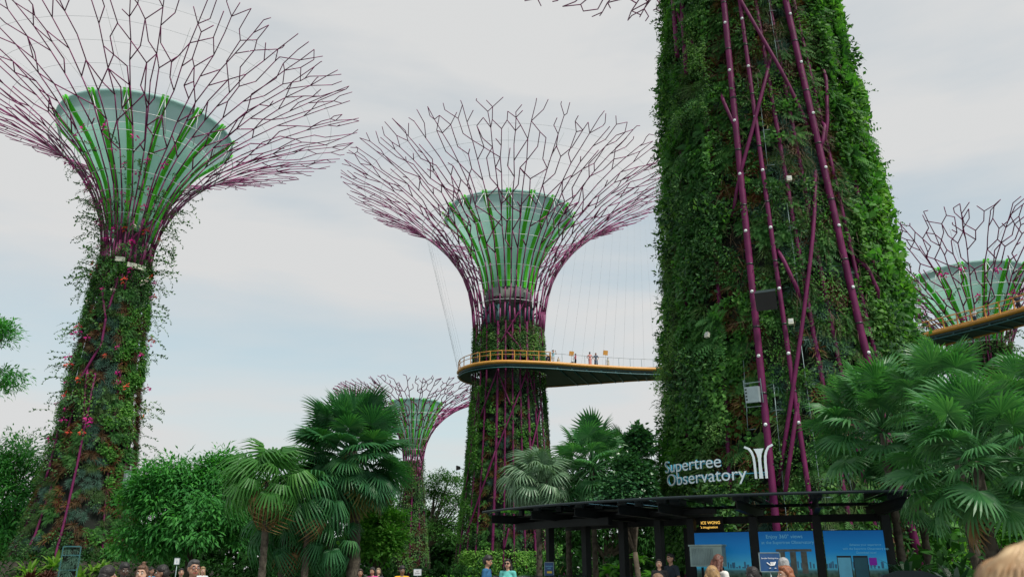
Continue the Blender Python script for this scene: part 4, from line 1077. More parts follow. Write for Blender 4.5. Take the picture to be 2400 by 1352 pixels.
sign_on_post(1806, 23.0, 2.02, .54, .46, 'framed blue stroller parking sign in front of the advert panels', M_SIGNB, [('Stroller Parking Area', -.15, .052)], M_WPRINT, stroller)
def yellow_patch(e, z):
    q = MB(); q.box((.01, -.02, z - .33), (.18, .008, .07)); q.build('yellow_patch', mat('yellow print', (.75, .55, .05), .5), e)
sign_on_post(1287, 30, 1.84, .32, .46, 'navy notice board with yellow patch beside the dark trunk', M_SIGNB, [('ADMISSION', -.15, .05), ('HERE', -.22, .05)], mat('pale cyan print', (.18, .55, .72)), yellow_patch)
sign_on_post(979, 40, 1.6, .36, .28, 'small white sign at the foot of the small far tower', M_SIGNW, [('NO', -.12, .07), ('ENTRY', -.21, .07)], M_INK)
sign_on_post(413, 42, 2.08, .24, .28, 'little blue and white sign under the trees left of the man in glasses', M_SIGNW, [('i', -.22, .2)], mat('blue print', (.05, .25, .5)))
def barrier(px0, px1, D0, D1, label, m, zt=1.32):
    a, b = gnd(px0, D0), gnd(px1, D1); d = b - a; L_ = d.length; e = empty('crowd_barrier', a, math.atan2(d.y, d.x), label, 'barrier', 'crowd barriers')
    q = MB(); q.tube([(0, 0, .15), (0, 0, zt), (L_, 0, zt), (L_, 0, .15)], .035, 6); q.build('frame', m, e)
    n_ = int(L_ / .16)
    for k in range(1, n_): q = MB(); q.tube([(k * L_ / n_, 0, .2), (k * L_ / n_, 0, zt - .02)], .010, 4); q.build('bar', m, e)
    for x in (.1, L_ - .1): q = MB(); q.box((x, 0, .03), (.06, .5, .05)); q.build('foot', m, e)
M_BARR = mat('purple barrier paint', (.10, .05, .32), .4); M_BARR2 = mat('black queue rail', (.03, .045, .05), .4)
barrier(985, 1055, 30, 30, 'purple crowd barrier furthest left at the bottom edge', M_BARR)
barrier(1062, 1140, 29, 28.5, 'purple crowd barrier beside the man in the blue shirt', M_BARR)
barrier(1158, 1225, 27, 27, 'dark queue rail by the woman in teal', M_BARR2, 1.40)
barrier(1228, 1300, 27.5, 28, 'dark queue rail in front of the navy notice board', M_BARR2, 1.40)
barrier(1310, 1372, 29, 29, 'dark queue rail nearest the kiosk columns', M_BARR2, 1.40)
p = gnd(2130, 18.5); e = empty('litter_bin', p, -.35, 'black rounded litter bin at the right end of the kiosk', 'bin')
q = MB(); prof = [(-.62, 0), (-.62, 1.35), (-.5, 1.5), (-.2, 1.6), (.2, 1.6), (.5, 1.5), (.62, 1.35), (.62, 0)]
q.add([(x, -.3, z) for x, z in prof] + [(x, .3, z) for x, z in prof], [tuple(range(8)), tuple(range(15, 7, -1))] + [(i, i + 8, (i + 1) % 8 + 8, (i + 1) % 8) for i in range(8)]); q.build('body', M_KIOSK2, e)
q = MB(); q.box((0, -.305, .85), (1.0, .02, 1.0)); q.build('front_panel', mat('dark slate panel', (.012, .022, .024), .35), e)
# framed mesh panel of air plants in front of the left tower
a = gnd(140, 24); b = gnd(182, 24); d = b - a; L_ = d.length
e = empty('plant_panel', a, math.atan2(d.y, d.x), 'upright metal framed mesh panel filled with grey air plants at left', 'plant panel')
q = MB()
for x in (0, L_): q.box((x, 0, 1.08), (.025, .05, 2.16))
for z in (.05, 1.6, 1.95, 2.16): q.box((L_ / 2, 0, z), (L_ - .03, .05, .03))
q.build('frame', M_TEALST, e)
q = MB(); q.box((L_ / 2, .05, 1.08), (L_ - .05, .02, 2.1)); q.build('mesh_back', M_BACK, e)
rp_ = random.Random(3)
for k in range(60):
    o = bpy.data.objects.new('grey_air_plant', CLM['grey_air_plant'][k % 2]); C.objects.link(o); o.parent = e
    o.matrix_basis = Matrix.Translation((rp_.uniform(.04, L_ - .04), .03, rp_.uniform(.1, 2.1))) @ Matrix.Rotation(math.pi / 2, 4, 'X') @ Matrix.Scale(rp_.uniform(.12, .2), 4)
# ------------------------------------------------------------------ palms
L_PALM = leafmat('fan palm leaf', [(.030, .125, .045), (.058, .19, .062), (.12, .28, .10)], rough=.42, trans=.24, spec=.35)
L_PALMS = leafmat('silvery palm leaf', [(.07, .15, .08), (.11, .20, .11), (.15, .24, .12)], rough=.4, trans=.15, spec=.5)
L_PALMD = leafmat('deep green palm leaf', [(.020, .10, .042), (.042, .165, .058), (.095, .26, .07)], rough=.45, trans=.24, spec=.3)
L_PALMY = leafmat('yellowed palm leaf', [(.12, .15, .035), (.20, .17, .06), (.10, .16, .03)], rough=.5, trans=.2)
L_DEAD = leafmat('dead palm leaf', [(.20, .11, .045), (.26, .17, .075), (.13, .08, .035)], rough=.7, trans=.15, tcol=(1.3, 1.1, .8))
def fan(seed, Lp, Rb, ns, span, split, droop, fold=.05, tipdroop=0.0):
    r = random.Random(seed); q = MB()
    hz = -.06 * Lp; q.tube([(0, 0, 0), (0, Lp * .5, .03 * Lp), (0, Lp, hz)], [.035, .022, .014], 4, cap=False)
    da = R_(span) / ns
    for i in range(ns):
        a = -R_(span) / 2 + da * (i + .5) + r.uniform(-.02, .02)
        R = Rb * (.80 + .2 * math.cos(a * .62)) * r.uniform(.93, 1.05)
        d = Vector((math.sin(a), math.cos(a), 0)); s_ = Vector((math.cos(a), -math.sin(a), 0)); o = Vector((0, Lp, hz))
        def z(f, extra=1.0): return -droop * Rb * f * f * extra - tipdroop * Rb * max(0, f - split) ** 1.5 * r.uniform(.8, 1.2)
        rs_ = split * R; hw = rs_ * math.tan(da / 2) * 1.02
        p1 = o + d * rs_ + Vector((0, 0, z(split)))
        f2 = split + (1 - split) * .55
        shr = 1 - .45 * tipdroop * (f2 - split)
        p2 = o + d * R * f2 * shr + Vector((0, 0, z(f2)))
        p3 = o + d * R * (1 - .55 * tipdroop * (1 - split)) + Vector((0, 0, z(1.0)))
        up = Vector((0, 0, fold * Rb * .35))
        vs = [o, p1 - s_ * hw, p1 + up, p1 + s_ * hw, p2 - s_ * hw * .62, p2 + s_ * hw * .62, p3]
        q.add(vs, [(0, 2, 1), (0, 3, 2), (1, 2, 4), (2, 3, 5), (2, 5, 4), (4, 5, 6)])
    me = q.mesh('frond'); a_ = me.attributes.new('rnd', 'FLOAT', 'POINT')
    vals = np.full(len(me.vertices), .2, np.float32); nb = 12
    rr2 = np.random.default_rng(seed).random(ns) * .5; vals[nb:] = np.repeat(rr2, 7); a_.data.foreach_set('value', vals)
    return me
def fanset(kind, m):
    out = []
    for s in (1, 2, 3):
        me = fan(s + kind[0], *kind[1:]); me.materials.append(m); out.append(me)
    return out
KIND_FAN = (10, 1.35, .92, 24, 280, .46, .12, .10, .35)
KIND_SIL = (20, .9, .95, 22, 290, .42, .28, .10, .8)
KIND_BIS = (30, 1.9, 1.55, 34, 280, .50, .12, .09, .22)
KIND_RIB = (40, 1.35, 1.5, 20, 300, .34, .25, .10, 1.25)
FR = {'fan': fanset(KIND_FAN, L_PALM), 'sil': fanset(KIND_SIL, L_PALMS), 'bis': fanset(KIND_BIS, L_PALMD), 'rib': fanset(KIND_RIB, leafmat('ribbon palm leaf', [(.035, .14, .03), (.06, .20, .04), (.11, .28, .06)], rough=.45, trans=.25, spec=.3)), 'ribd': fanset(KIND_RIB, L_DEAD), 'bisy': fanset(KIND_BIS, L_PALMY), 'ribk': fanset(KIND_RIB, L_PALMD), 'fand': fanset(KIND_FAN, L_DEAD)}
def palm(px, py, D, kind, n, label, size=1.0, e0=82, e1=-45, dead=0, deadkind=None, trunk_r=.11, lean=0.0, seed=1, boots=True, group='fan palms'):
    """crown centre at photo pixel (px, py), distance D"""
    r = random.Random(seed); c = at(px, py, D); b = Vector((c.x - lean, c.y, 0))
    root = empty('fan_palm', b, 0, label, 'palm', group)
    q = MB(); H = c.z; k = max(8, int(H / .28)); pts = []; rad = []
    for i in range(k + 1):
        t = i / k; pts.append(Vector((lean * t * t, 0, H * t))); rad.append(trunk_r * (1.15 - .3 * t) * (1 + (.16 if i % 2 else -.04) * (1 if boots else .25)))
    q.tube(pts, rad, 9); q.build('trunk', M_PALMTRUNK, root)
    if boots:
        q = MB()
        for i in range(int(H * 9)):
            t = r.uniform(.0, 1); a = r.uniform(0, 6.28); p = Vector((lean * t * t, 0, H * t)); d = Vector((math.cos(a), math.sin(a), 0)); s_ = Vector((-d.y, d.x, 0)) * .05
            rr = trunk_r * (1.1 - .3 * t); q.add([p + d * rr - s_, p + d * rr + s_, p + d * (rr + .12) + Vector((0, 0, .25))], [(0, 1, 2)])
        q.build('leaf_bases', M_PALMTRUNK, root, kind='stuff')
    for i in range(n + dead):
        dd = i >= n; f = (i + .5) / n if not dd else 1.0
        az = i * 2.39996 + r.uniform(-.25, .25); el = R_(e0 + (e1 - e0) * f ** .85 + r.uniform(-9, 9)) if not dd else R_(r.uniform(-80, -35))
        ms = FR[deadkind or kind] if dd else FR[kind]
        o = bpy.data.objects.new('dead_frond' if dd else 'frond', ms[i % 3]); C.objects.link(o); o.parent = root
        o.matrix_basis = Matrix.Translation((lean, 0, H + r.uniform(-.12, .12))) @ Matrix.Rotation(az, 4, 'Z') @ Matrix.Rotation(el, 4, 'X') @ Matrix.Rotation(r.uniform(-.5, .5), 4, 'Y') @ Matrix.Diagonal((size * r.uniform(.75, 1.08), size * r.uniform(.85, 1.12), size * r.uniform(.6, 1.5), 1))
    return root
# right foreground
palm(2068, 1005, 27.6, 'fan', 56, 'lush fan palm against the near trunk, left of the right-hand palms', 1.12, e1=-34, seed=1)
palm(2285, 1075, 18.5, 'fan', 58, 'lush fan palm overhanging the kiosk roof end, lowest of the right-hand palms', .84, e1=-58, dead=1, deadkind='fand', seed=2)
palm(2222, 945, 25.0, 'fan', 36, 'fan palm rising highest at right, below the far tower', .92, e1=-10, seed=3)
palm(2420, 985, 21.0, 'fan', 38, 'fan palm cut by the right edge of the frame', .84, seed=4)
palm(2150, 1150, 28.5, 'fan', 26, 'fan palm half hidden in shade behind the kiosk roof end', .8, seed=5)
# centre, behind the kiosk roof
palm(1388, 1095, 36.5, 'fan', 58, 'round fan palm standing between the centre tower and the lettering', 1.10, e0=88, e1=-60, seed=6)
palm(1262, 1128, 35.0, 'sil', 50, 'silvery drooping fan palm left of the round fan palm', 1.02, e1=-70, seed=7)
palm(1466, 1085, 39.5, 'fan', 34, 'fan palm half hidden behind the round palm beside the ivy', 1.0, seed=8)
palm(1330, 1150, 37.5, 'fan', 34, 'low fan palm under the round palm behind the kiosk roof', .95, seed=9)
# left-centre
palm(824, 1058, 45.0, 'bis', 84, 'big dark palm with full round crown left of the small tower', 1.13, 88, -60, 14, 'bisy', .30, -.5, 10)
palm(628, 1128, 42.0, 'rib', 30, 'ribbon leaf palm with brown hanging fronds in front of the broad tree', .95, 84, -38, 4, 'ribd', .15, -.15, 12)
palm(728, 1165, 43.5, 'ribk', 28, 'darker ribbon leaf palm next to the big round palm', .95, 80, -40, 2, 'ribd', .15, 0, 13)
palm(668, 1240, 45.0, 'ribk', 20, 'low shaded ribbon leaf palm between two palm trunks', .9, 60, -50, 1, 'ribd', .14, 0, 14)
palm(775, 1265, 44.5, 'ribk', 18, 'small shaded ribbon leaf palm beside the shaggy trunk', .8, 60, -55, 0, None, .14, 0, 15)

# ------------------------------------------------------------------ broadleaf trees
def tree(px, D, lobes, label, leaf, n=9000, size=.32, seed=1, tv=SLIM_V, tf=LEAF_F, trunk=None, whorl=12, spread=.32, droop=.55, name='broadleaf_tree', cat='tree', group='background trees', tr=.28):
    """lobes: (px, py, half width px, half height px, depth offset m) at distance D"""
    r = np.random.default_rng(seed); b = gnd(trunk if trunk is not None else px, D)
    root = empty(name, b, 0, label, cat, group)
    Cs, Rs = [], []
    for (lx, ly, hw, hh, dd) in lobes:
        p = at(lx, ly, D + dd); k = (D + dd) / FPX * 1.0
        Cs.append(np.array(p) - np.array(b)); Rs.append(np.array((hw * k, hw * k * .9, hh * k)))
    area = np.array([R[0] * R[2] for R in Rs]); nc = (area / area.sum() * n / whorl).astype(int)
    P = []
    for c, R, m in zip(Cs, Rs, nc):
        d = unit(r.normal(size=(m, 3))); d[:, 2] = np.where(d[:, 2] < -.5, -d[:, 2] * .6, d[:, 2])
        bump = .82 + .30 * np.sin(d[:, 0] * 5.1 + c[0]) * np.sin(d[:, 1] * 4.3 + 1 + c[2]) + .14 * np.sin(d[:, 2] * 9 + d[:, 0] * 7)
        rad = bump * (.62 + .38 * r.random(m) ** .5); P.append(c + d * R * rad[:, None])
    P = np.concatenate(P); cen = np.repeat(np.arange(len(P)), whorl); N = len(cen)
    q = P[cen] + r.normal(size=(N, 3)) * spread * np.array((1, 1, .55))
    ctr = np.mean(Cs, axis=0); od = unit(q - ctr)
    y = unit(unit(q - P[cen]) * 1.0 + r.normal(size=(N, 3)) * .35 + od * .5 + np.array((0, 0, -droop)))
    M = frames(y, np.array((0, 0, 1.0)) + od * .6 + r.normal(size=(N, 3)) * .3, size * (.65 + .6 * r.random(N)))
    rn = np.clip(r.random(len(P))[cen] * .7 + r.random(N) * .3, 0, .99)
    link('crown', stamp('crown', tv, tf, M, q, rn), root, leaf)
    g_ = MB(); top = Vector(ctr); fork = Vector((0, 0, max(1.2, top.z * .45)))
    g_.tube([(0, 0, 0), fork * .5 + Vector((.1, 0, 0)), fork], [tr * 1.3, tr, tr * .8], 8)
    rr = random.Random(seed)
    for c, R in zip(Cs, Rs):
        for k in range(4):
            e_ = Vector(c) + Vector((rr.uniform(-.6, .6) * R[0], rr.uniform(-.6, .6) * R[1], rr.uniform(-.1, .6) * R[2])); mid = fork.lerp(e_, .5) + Vector((rr.uniform(-.4, .4), rr.uniform(-.4, .4), .3))
            g_.tube([fork, mid, e_], [tr * .5, tr * .3, tr * .08], 6, cap=False)
    g_.build('trunk', M_BARK, root); return root
L_TREE = leafmat('tree leaf', [(.024, .13, .030), (.048, .22, .045), (.10, .36, .06)], rough=.55, trans=.3, spec=.22)
L_TREED = leafmat('shade toned tree leaf', [(.008, .035, .007), (.014, .06, .010), (.024, .09, .014)], rough=.7, trans=.15, spec=.1)  # leaf colour darkened to stand in for the shade beneath the trees
L_LIME = leafmat('light green leaf', [(.045, .17, .025), (.08, .26, .035), (.15, .36, .055)], rough=.55, trans=.34, spec=.2)
L_TEALF = leafmat('glossy blue green leaf', [(.018, .07, .028), (.028, .10, .04), (.05, .15, .045)], rough=.3, trans=.15, spec=.6)
L_RAIN = leafmat('rain tree leaf', [(.022, .085, .016), (.036, .125, .02), (.065, .17, .03)], rough=.6, trans=.25, spec=.15)
tree(20, 88, [(10, 1130, 110, 115, 0), (75, 1180, 60, 90, 1), (-60, 1150, 90, 100, 0), (30, 1270, 100, 70, 0)], 'broadleaf tree at the far left edge behind the left tower', L_TREE, 20000, .50, 1, spread=.45, whorl=22)
tree(440, 58, [(430, 1150, 110, 80, 0), (525, 1110, 60, 66, .5), (350, 1175, 70, 80, -.5), (470, 1240, 120, 90, -1), (360, 1270, 80, 60, 0), (570, 1190, 60, 90, 1)], 'broad leafy tree with drooping leaf clusters right of the left tower', L_TREE, 33000, .42, 2, spread=.36, whorl=26)
tree(320, 75, [(310, 1190, 60, 80, 0), (260, 1200, 60, 80, 0)], 'smaller tree peeping out just right of the left tower trunk', L_TREE, 6000, .42, 3)
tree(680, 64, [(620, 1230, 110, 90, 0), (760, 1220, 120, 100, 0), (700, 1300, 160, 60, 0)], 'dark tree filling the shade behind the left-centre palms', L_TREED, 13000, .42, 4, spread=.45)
tree(885, 50, [(885, 1230, 62, 58, 0), (905, 1275, 42, 55, -.5), (850, 1285, 50, 60, -.5), (890, 1185, 40, 30, 0)], 'light green bushy tree beneath the big dark palm', L_LIME, 16000, .24, 5, spread=.2, droop=.0, tv=LEAF_V, whorl=24)
tree(1045, 142, [(1040, 1135, 60, 32, 0), (1010, 1165, 50, 30, 2), (1075, 1185, 45, 45, -2), (1040, 1250, 70, 45, 0), (985, 1230, 50, 60, 6)], 'spreading rain tree between the small and the centre tower', L_RAIN, 16000, .42, 6, spread=.5, droop=.1, tv=LEAF_V, trunk=1000, tr=.5)
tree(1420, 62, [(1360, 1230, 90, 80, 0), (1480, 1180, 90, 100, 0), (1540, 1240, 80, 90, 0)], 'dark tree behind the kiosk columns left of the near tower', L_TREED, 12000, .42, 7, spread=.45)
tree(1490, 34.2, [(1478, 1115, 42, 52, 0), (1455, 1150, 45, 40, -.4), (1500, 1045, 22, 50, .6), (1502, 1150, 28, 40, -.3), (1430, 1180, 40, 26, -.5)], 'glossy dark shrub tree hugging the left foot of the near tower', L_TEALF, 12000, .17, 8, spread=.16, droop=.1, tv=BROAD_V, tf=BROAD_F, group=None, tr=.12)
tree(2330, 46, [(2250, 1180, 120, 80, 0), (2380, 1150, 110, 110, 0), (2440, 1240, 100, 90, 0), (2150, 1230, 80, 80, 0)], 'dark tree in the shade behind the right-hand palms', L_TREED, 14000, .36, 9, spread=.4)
tree(-150, 40, [(-40, 786, 84, 36, 0), (-48, 888, 84, 36, 1), (-170, 800, 110, 70, 0), (-190, 920, 110, 70, 0), (-8, 772, 40, 20, -.6)], 'overhanging tree whose branches reach in at the left edge', L_TREE, 22000, .21, 10, whorl=20, spread=.2, droop=.3, trunk=-330, group=None, tr=.35)
tree(2395, 30, [(2400, 1270, 60, 40, 0), (2440, 1240, 60, 50, 0)], 'sunlit bush at right behind the blond head', L_LIME, 4500, .2, 12, spread=.2, droop=.1, tv=SLIM_V, name='bush', cat='bush', group=None)
# understory and far wood
def mass(name, segs, n, leaf, label, size, seed, depth=5):
    r = np.random.default_rng(seed); P = []
    for (p0, p1, D, hgt) in segs:
        a, b = np.array(gnd(p0, D)), np.array(gnd(p1, D)); m = int(n * np.linalg.norm(b - a) * hgt); t = r.random(m)
        q = a + (b - a) * t[:, None]; nrm = unit(np.cross(b - a, (0, 0, 1)))
        top = hgt * (.72 + .28 * np.sin(t * 23 + seed) * np.sin(t * 11 + 2)); z = top * r.random(m) ** .8
        q = q + nrm * (r.normal(size=(m, 1)) * depth * .25) * (1 - .6 * (z / hgt)[:, None] ** 2); q[:, 2] = z; P.append(q)
    P = np.concatenate(P); N = len(P)
    y = unit(r.normal(size=(N, 3)) + np.array((0, 0, -.3)))
    M = frames(y, np.array((0, -.4, 1.0)) + r.normal(size=(N, 3)) * .4, size * (.6 + .7 * r.random(N)))
    link(name, stamp(name, LEAF_V, LEAF_F, M, P, r.random(N) * .99), None, leaf, label=label, cat='foliage', kind='stuff')
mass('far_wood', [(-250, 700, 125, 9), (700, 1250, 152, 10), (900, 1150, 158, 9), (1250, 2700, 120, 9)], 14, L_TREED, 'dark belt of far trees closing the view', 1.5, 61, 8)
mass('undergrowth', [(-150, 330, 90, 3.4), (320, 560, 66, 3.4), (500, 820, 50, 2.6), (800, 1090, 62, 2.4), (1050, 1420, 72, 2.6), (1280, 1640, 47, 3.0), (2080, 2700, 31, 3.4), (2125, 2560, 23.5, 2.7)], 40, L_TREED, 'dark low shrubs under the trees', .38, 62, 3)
# planting mound round the left tower and its big lime bromeliads
q = MB(); q.lathe([(14, .0), (11, 1.2), (8, 1.9), (3, 2.3)], 40, (tl.c.x, tl.c.y)); q.build('planting_mound', mat('mulch', (.02, .017, .012), .95, scale=3, col2=(.04, .03, .02)), kind='structure')
rm = np.random.default_rng(88); n_ = 9000; aa_ = rm.random(n_) * 6.283; rr_m = 3.5 + 10.5 * rm.random(n_) ** .6
zz_m = np.interp(rr_m, [3, 8, 11, 14], [2.3, 1.9, 1.2, 0]) + rm.random(n_) * .45
P_m = np.stack([tl.c.x + rr_m * np.cos(aa_), tl.c.y + rr_m * np.sin(aa_), zz_m], 1)
M_m = frames(unit(rm.normal(size=(n_, 3)) + np.array((0, 0, .4))), np.array((0, 0, 1.0)) + rm.normal(size=(n_, 3)) * .4, .22 + .3 * rm.random(n_))
link('ground_cover', stamp('ground_cover', SLIM_V, LEAF_F, M_m, P_m, rm.random(n_) * .6), None, L_TREED, label='low dark ground cover around the left tower foot', cat='ground cover', kind='stuff')
BR = [tmesh('leaves', rosette(22, 12, 85, 1, .075, .45, UAX, UGR, s, seg=4)) for s in (61, 62, 63)]
L_BIGB = leafmat('lime bromeliad leaf', [(.10, .24, .03), (.16, .30, .05), (.22, .36, .08)], trans=.35)
L_DKB = leafmat('dark strap leaf', [(.012, .05, .022), (.02, .075, .03), (.03, .10, .04)], rough=.3, trans=.1, spec=.6)
L_RDB = leafmat('dark red strap leaf', [(.06, .018, .014), (.08, .03, .02)], trans=.15)
FN = [tmesh('leaves', fern_t(12, 1, .17, .55, UAX, UGR, s, 12)) for s in (64, 65)]
for me in FN: me.materials.append(leafmat('bright fern leaf', [(.06, .22, .02), (.10, .30, .03), (.15, .38, .05)], trans=.4))
BRM = {}
for k, m in (('lime', L_BIGB), ('dark', L_DKB), ('red', L_RDB)):
    BRM[k] = []
    for me in BR: c_ = me.copy(); c_.materials.append(m); BRM[k].append(c_)
def gplant(name, me, p, size, label, group, rz=0):
    o = link(name, me, None, label=label, cat='plant', group=group); o.location = p; o.scale = (size,) * 3; o.rotation_euler = (0, 0, rz); return o
rb = random.Random(9)
for i in range(28):
    px = rb.uniform(62, 312) if i > 9 else rb.uniform(188, 300); D = rb.uniform(60, 66); p = gnd(px, D); dist = (Vector((p.x, p.y, 0)) - tl.c).length
    p.z = float(np.interp(dist, [3, 8, 11, 14], [2.3, 1.9, 1.2, 0]))
    gplant('bromeliad', BRM['lime'][i % 3], p, rb.uniform(1.2, 2.0), 'lime green strap leaved bromeliad at the foot of the left tower', 'lime bromeliads', rb.random() * 6)
for i in range(10):
    px = rb.uniform(70, 130); p = gnd(px, rb.uniform(56, 60)); gplant('red_bromeliad', BRM['red'][i % 3], p + Vector((0, 0, 1.0)), rb.uniform(.9, 1.2), 'dark red bromeliad left of the framed plant panel', 'red bromeliads', rb.random() * 6)
for i in range(22):
    px = rb.choice((rb.uniform(2120, 2400), rb.uniform(2120, 2300))); p = gnd(px, rb.uniform(20, 27)); p.z = rb.uniform(.5, 1.4)
    gplant('strap_leaf_plant', BRM['dark'][i % 3], p, rb.uniform(.9, 1.3), 'dark glossy strap leaved plant in the shade right of the kiosk', 'dark strap leaved plants', rb.random() * 6)
for i, (px, D, z, s) in enumerate(((1425, 41, 1.4, 1.3), (1405, 42, 1.0, 1.2), (1448, 41, 1.6, 1.2), (1500, 40, 1.2, 1.1), (1528, 36, 1.3, 1.0), (1480, 38, 1.0, 1.0), (1345, 43, 1.0, 1.0), (1500, 37, 2.0, .9))):
    gplant('fern', FN[i % 2], gnd(px, D) + Vector((0, 0, z)), s, 'bright green fern between the kiosk columns', 'bright ferns behind the columns', i)
for i in range(14):
    px = rb.uniform(1000, 1330); p = gnd(px, rb.uniform(70, 76)); p.z = .8
    gplant('fern', FN[i % 2], p, rb.uniform(.9, 1.4), 'green fern at the foot of the centre tower', 'ferns at the centre tower foot', i)
# ------------------------------------------------------------------ people
SKINS = {'light': (.50, .30, .21), 'tan': (.38, .21, .135), 'brown': (.20, .105, .065), 'dark': (.075, .04, .028)}
TMPS = bpy.data.scenes.new('build')
def ball(q, c, r, rot=None, n=10):
    vs = []; fs = []
    for i in range(n + 1):
        t = math.pi * i / n
        for k in range(n * 2):
            a = math.pi * k / n; v = Vector((math.sin(t) * math.cos(a) * r[0], math.sin(t) * math.sin(a) * r[1], math.cos(t) * r[2]))
            if rot is not None: v = rot @ v
            vs.append(v + Vector(c))
    m = n * 2
    for i in range(n):
        for k in range(m): fs.append((i * m + k, (i + 1) * m + k, (i + 1) * m + (k + 1) % m, i * m + (k + 1) % m))
    q.add(vs, fs)
def capsule(q, a, b, ra, rb, n=10):
    a, b = Vector(a), Vector(b); d = (b - a); L = d.length
    if L < 1e-6: ball(q, a, (ra,) * 3); return
    d.normalize(); pts = []; rad = []
    for i in range(5): t = math.pi / 2 * i / 4; pts.append(a - d * ra * math.cos(t)); rad.append(max(1e-4, ra * math.sin(t)))
    for i in range(5): t = math.pi / 2 * (4 - i) / 4; pts.append(b + d * rb * math.cos(t)); rad.append(max(1e-4, rb * math.sin(t)))
    q.tube(pts, rad, n)
JOBS = []
def figure(name, prims, mats, parent, voxel, smooth=True):
    """prims: ('e', centre, radii, material index) or ('c', a, b, ra, rb, material index); grown into one continuous skin"""
    q = MB()
    for p in prims:
        if p[0] == 'e': ball(q, p[1], p[2])
        else: capsule(q, p[1], p[2], p[3], p[4])
    o = bpy.data.objects.new('tmp', q.mesh('tmp')); TMPS.collection.objects.link(o)
    m = o.modifiers.new('r', 'REMESH'); m.mode = 'VOXEL'; m.voxel_size = voxel
    m = o.modifiers.new('s', 'SMOOTH'); m.iterations = 2; m.factor = .4
    JOBS.append((o, name, prims, mats, parent))
def finish_figures():
    vl = TMPS.view_layers[0]; vl.update(); dg = vl.depsgraph
    for (o, name, prims, mats, parent) in JOBS:
        me = bpy.data.meshes.new_from_object(o.evaluated_get(dg)); me.name = name; me.materials.clear()
        for m in mats: me.materials.append(m)
        n = len(me.polygons); c = np.zeros(n * 3, np.float32); me.polygons.foreach_get('center', c); c = c.reshape(-1, 3)
        best = np.full(n, 9.0); idx = np.zeros(n, np.int32)
        for p in prims:
            if p[0] == 'e': rr = np.array(p[2]); d = (np.linalg.norm((c - np.array(p[1])) / rr, axis=1) - 1) * rr.min(); mi = p[3]
            else:
                a, b = np.array(p[1]), np.array(p[2]); ab = b - a; t = np.clip(((c - a) @ ab) / max(1e-9, ab @ ab), 0, 1); d = np.linalg.norm(c - a - t[:, None] * ab, axis=1) - (p[3] + (p[4] - p[3]) * t); mi = p[5]
            k = d < best; best[k] = d[k]; idx[k] = mi
        me.polygons.foreach_set('material_index', idx); me.polygons.foreach_set('use_smooth', np.ones(n, bool)); me.update()
        link(name, me, parent)
    for j in JOBS: bpy.data.objects.remove(j[0])
    bpy.data.scenes.remove(TMPS)
def rotz(v, a, c=(0, 0)):
    x, y = v[0] - c[0], v[1] - c[1]; return (x * math.cos(a) - y * math.sin(a) + c[0], x * math.sin(a) + y * math.cos(a) + c[1], v[2])
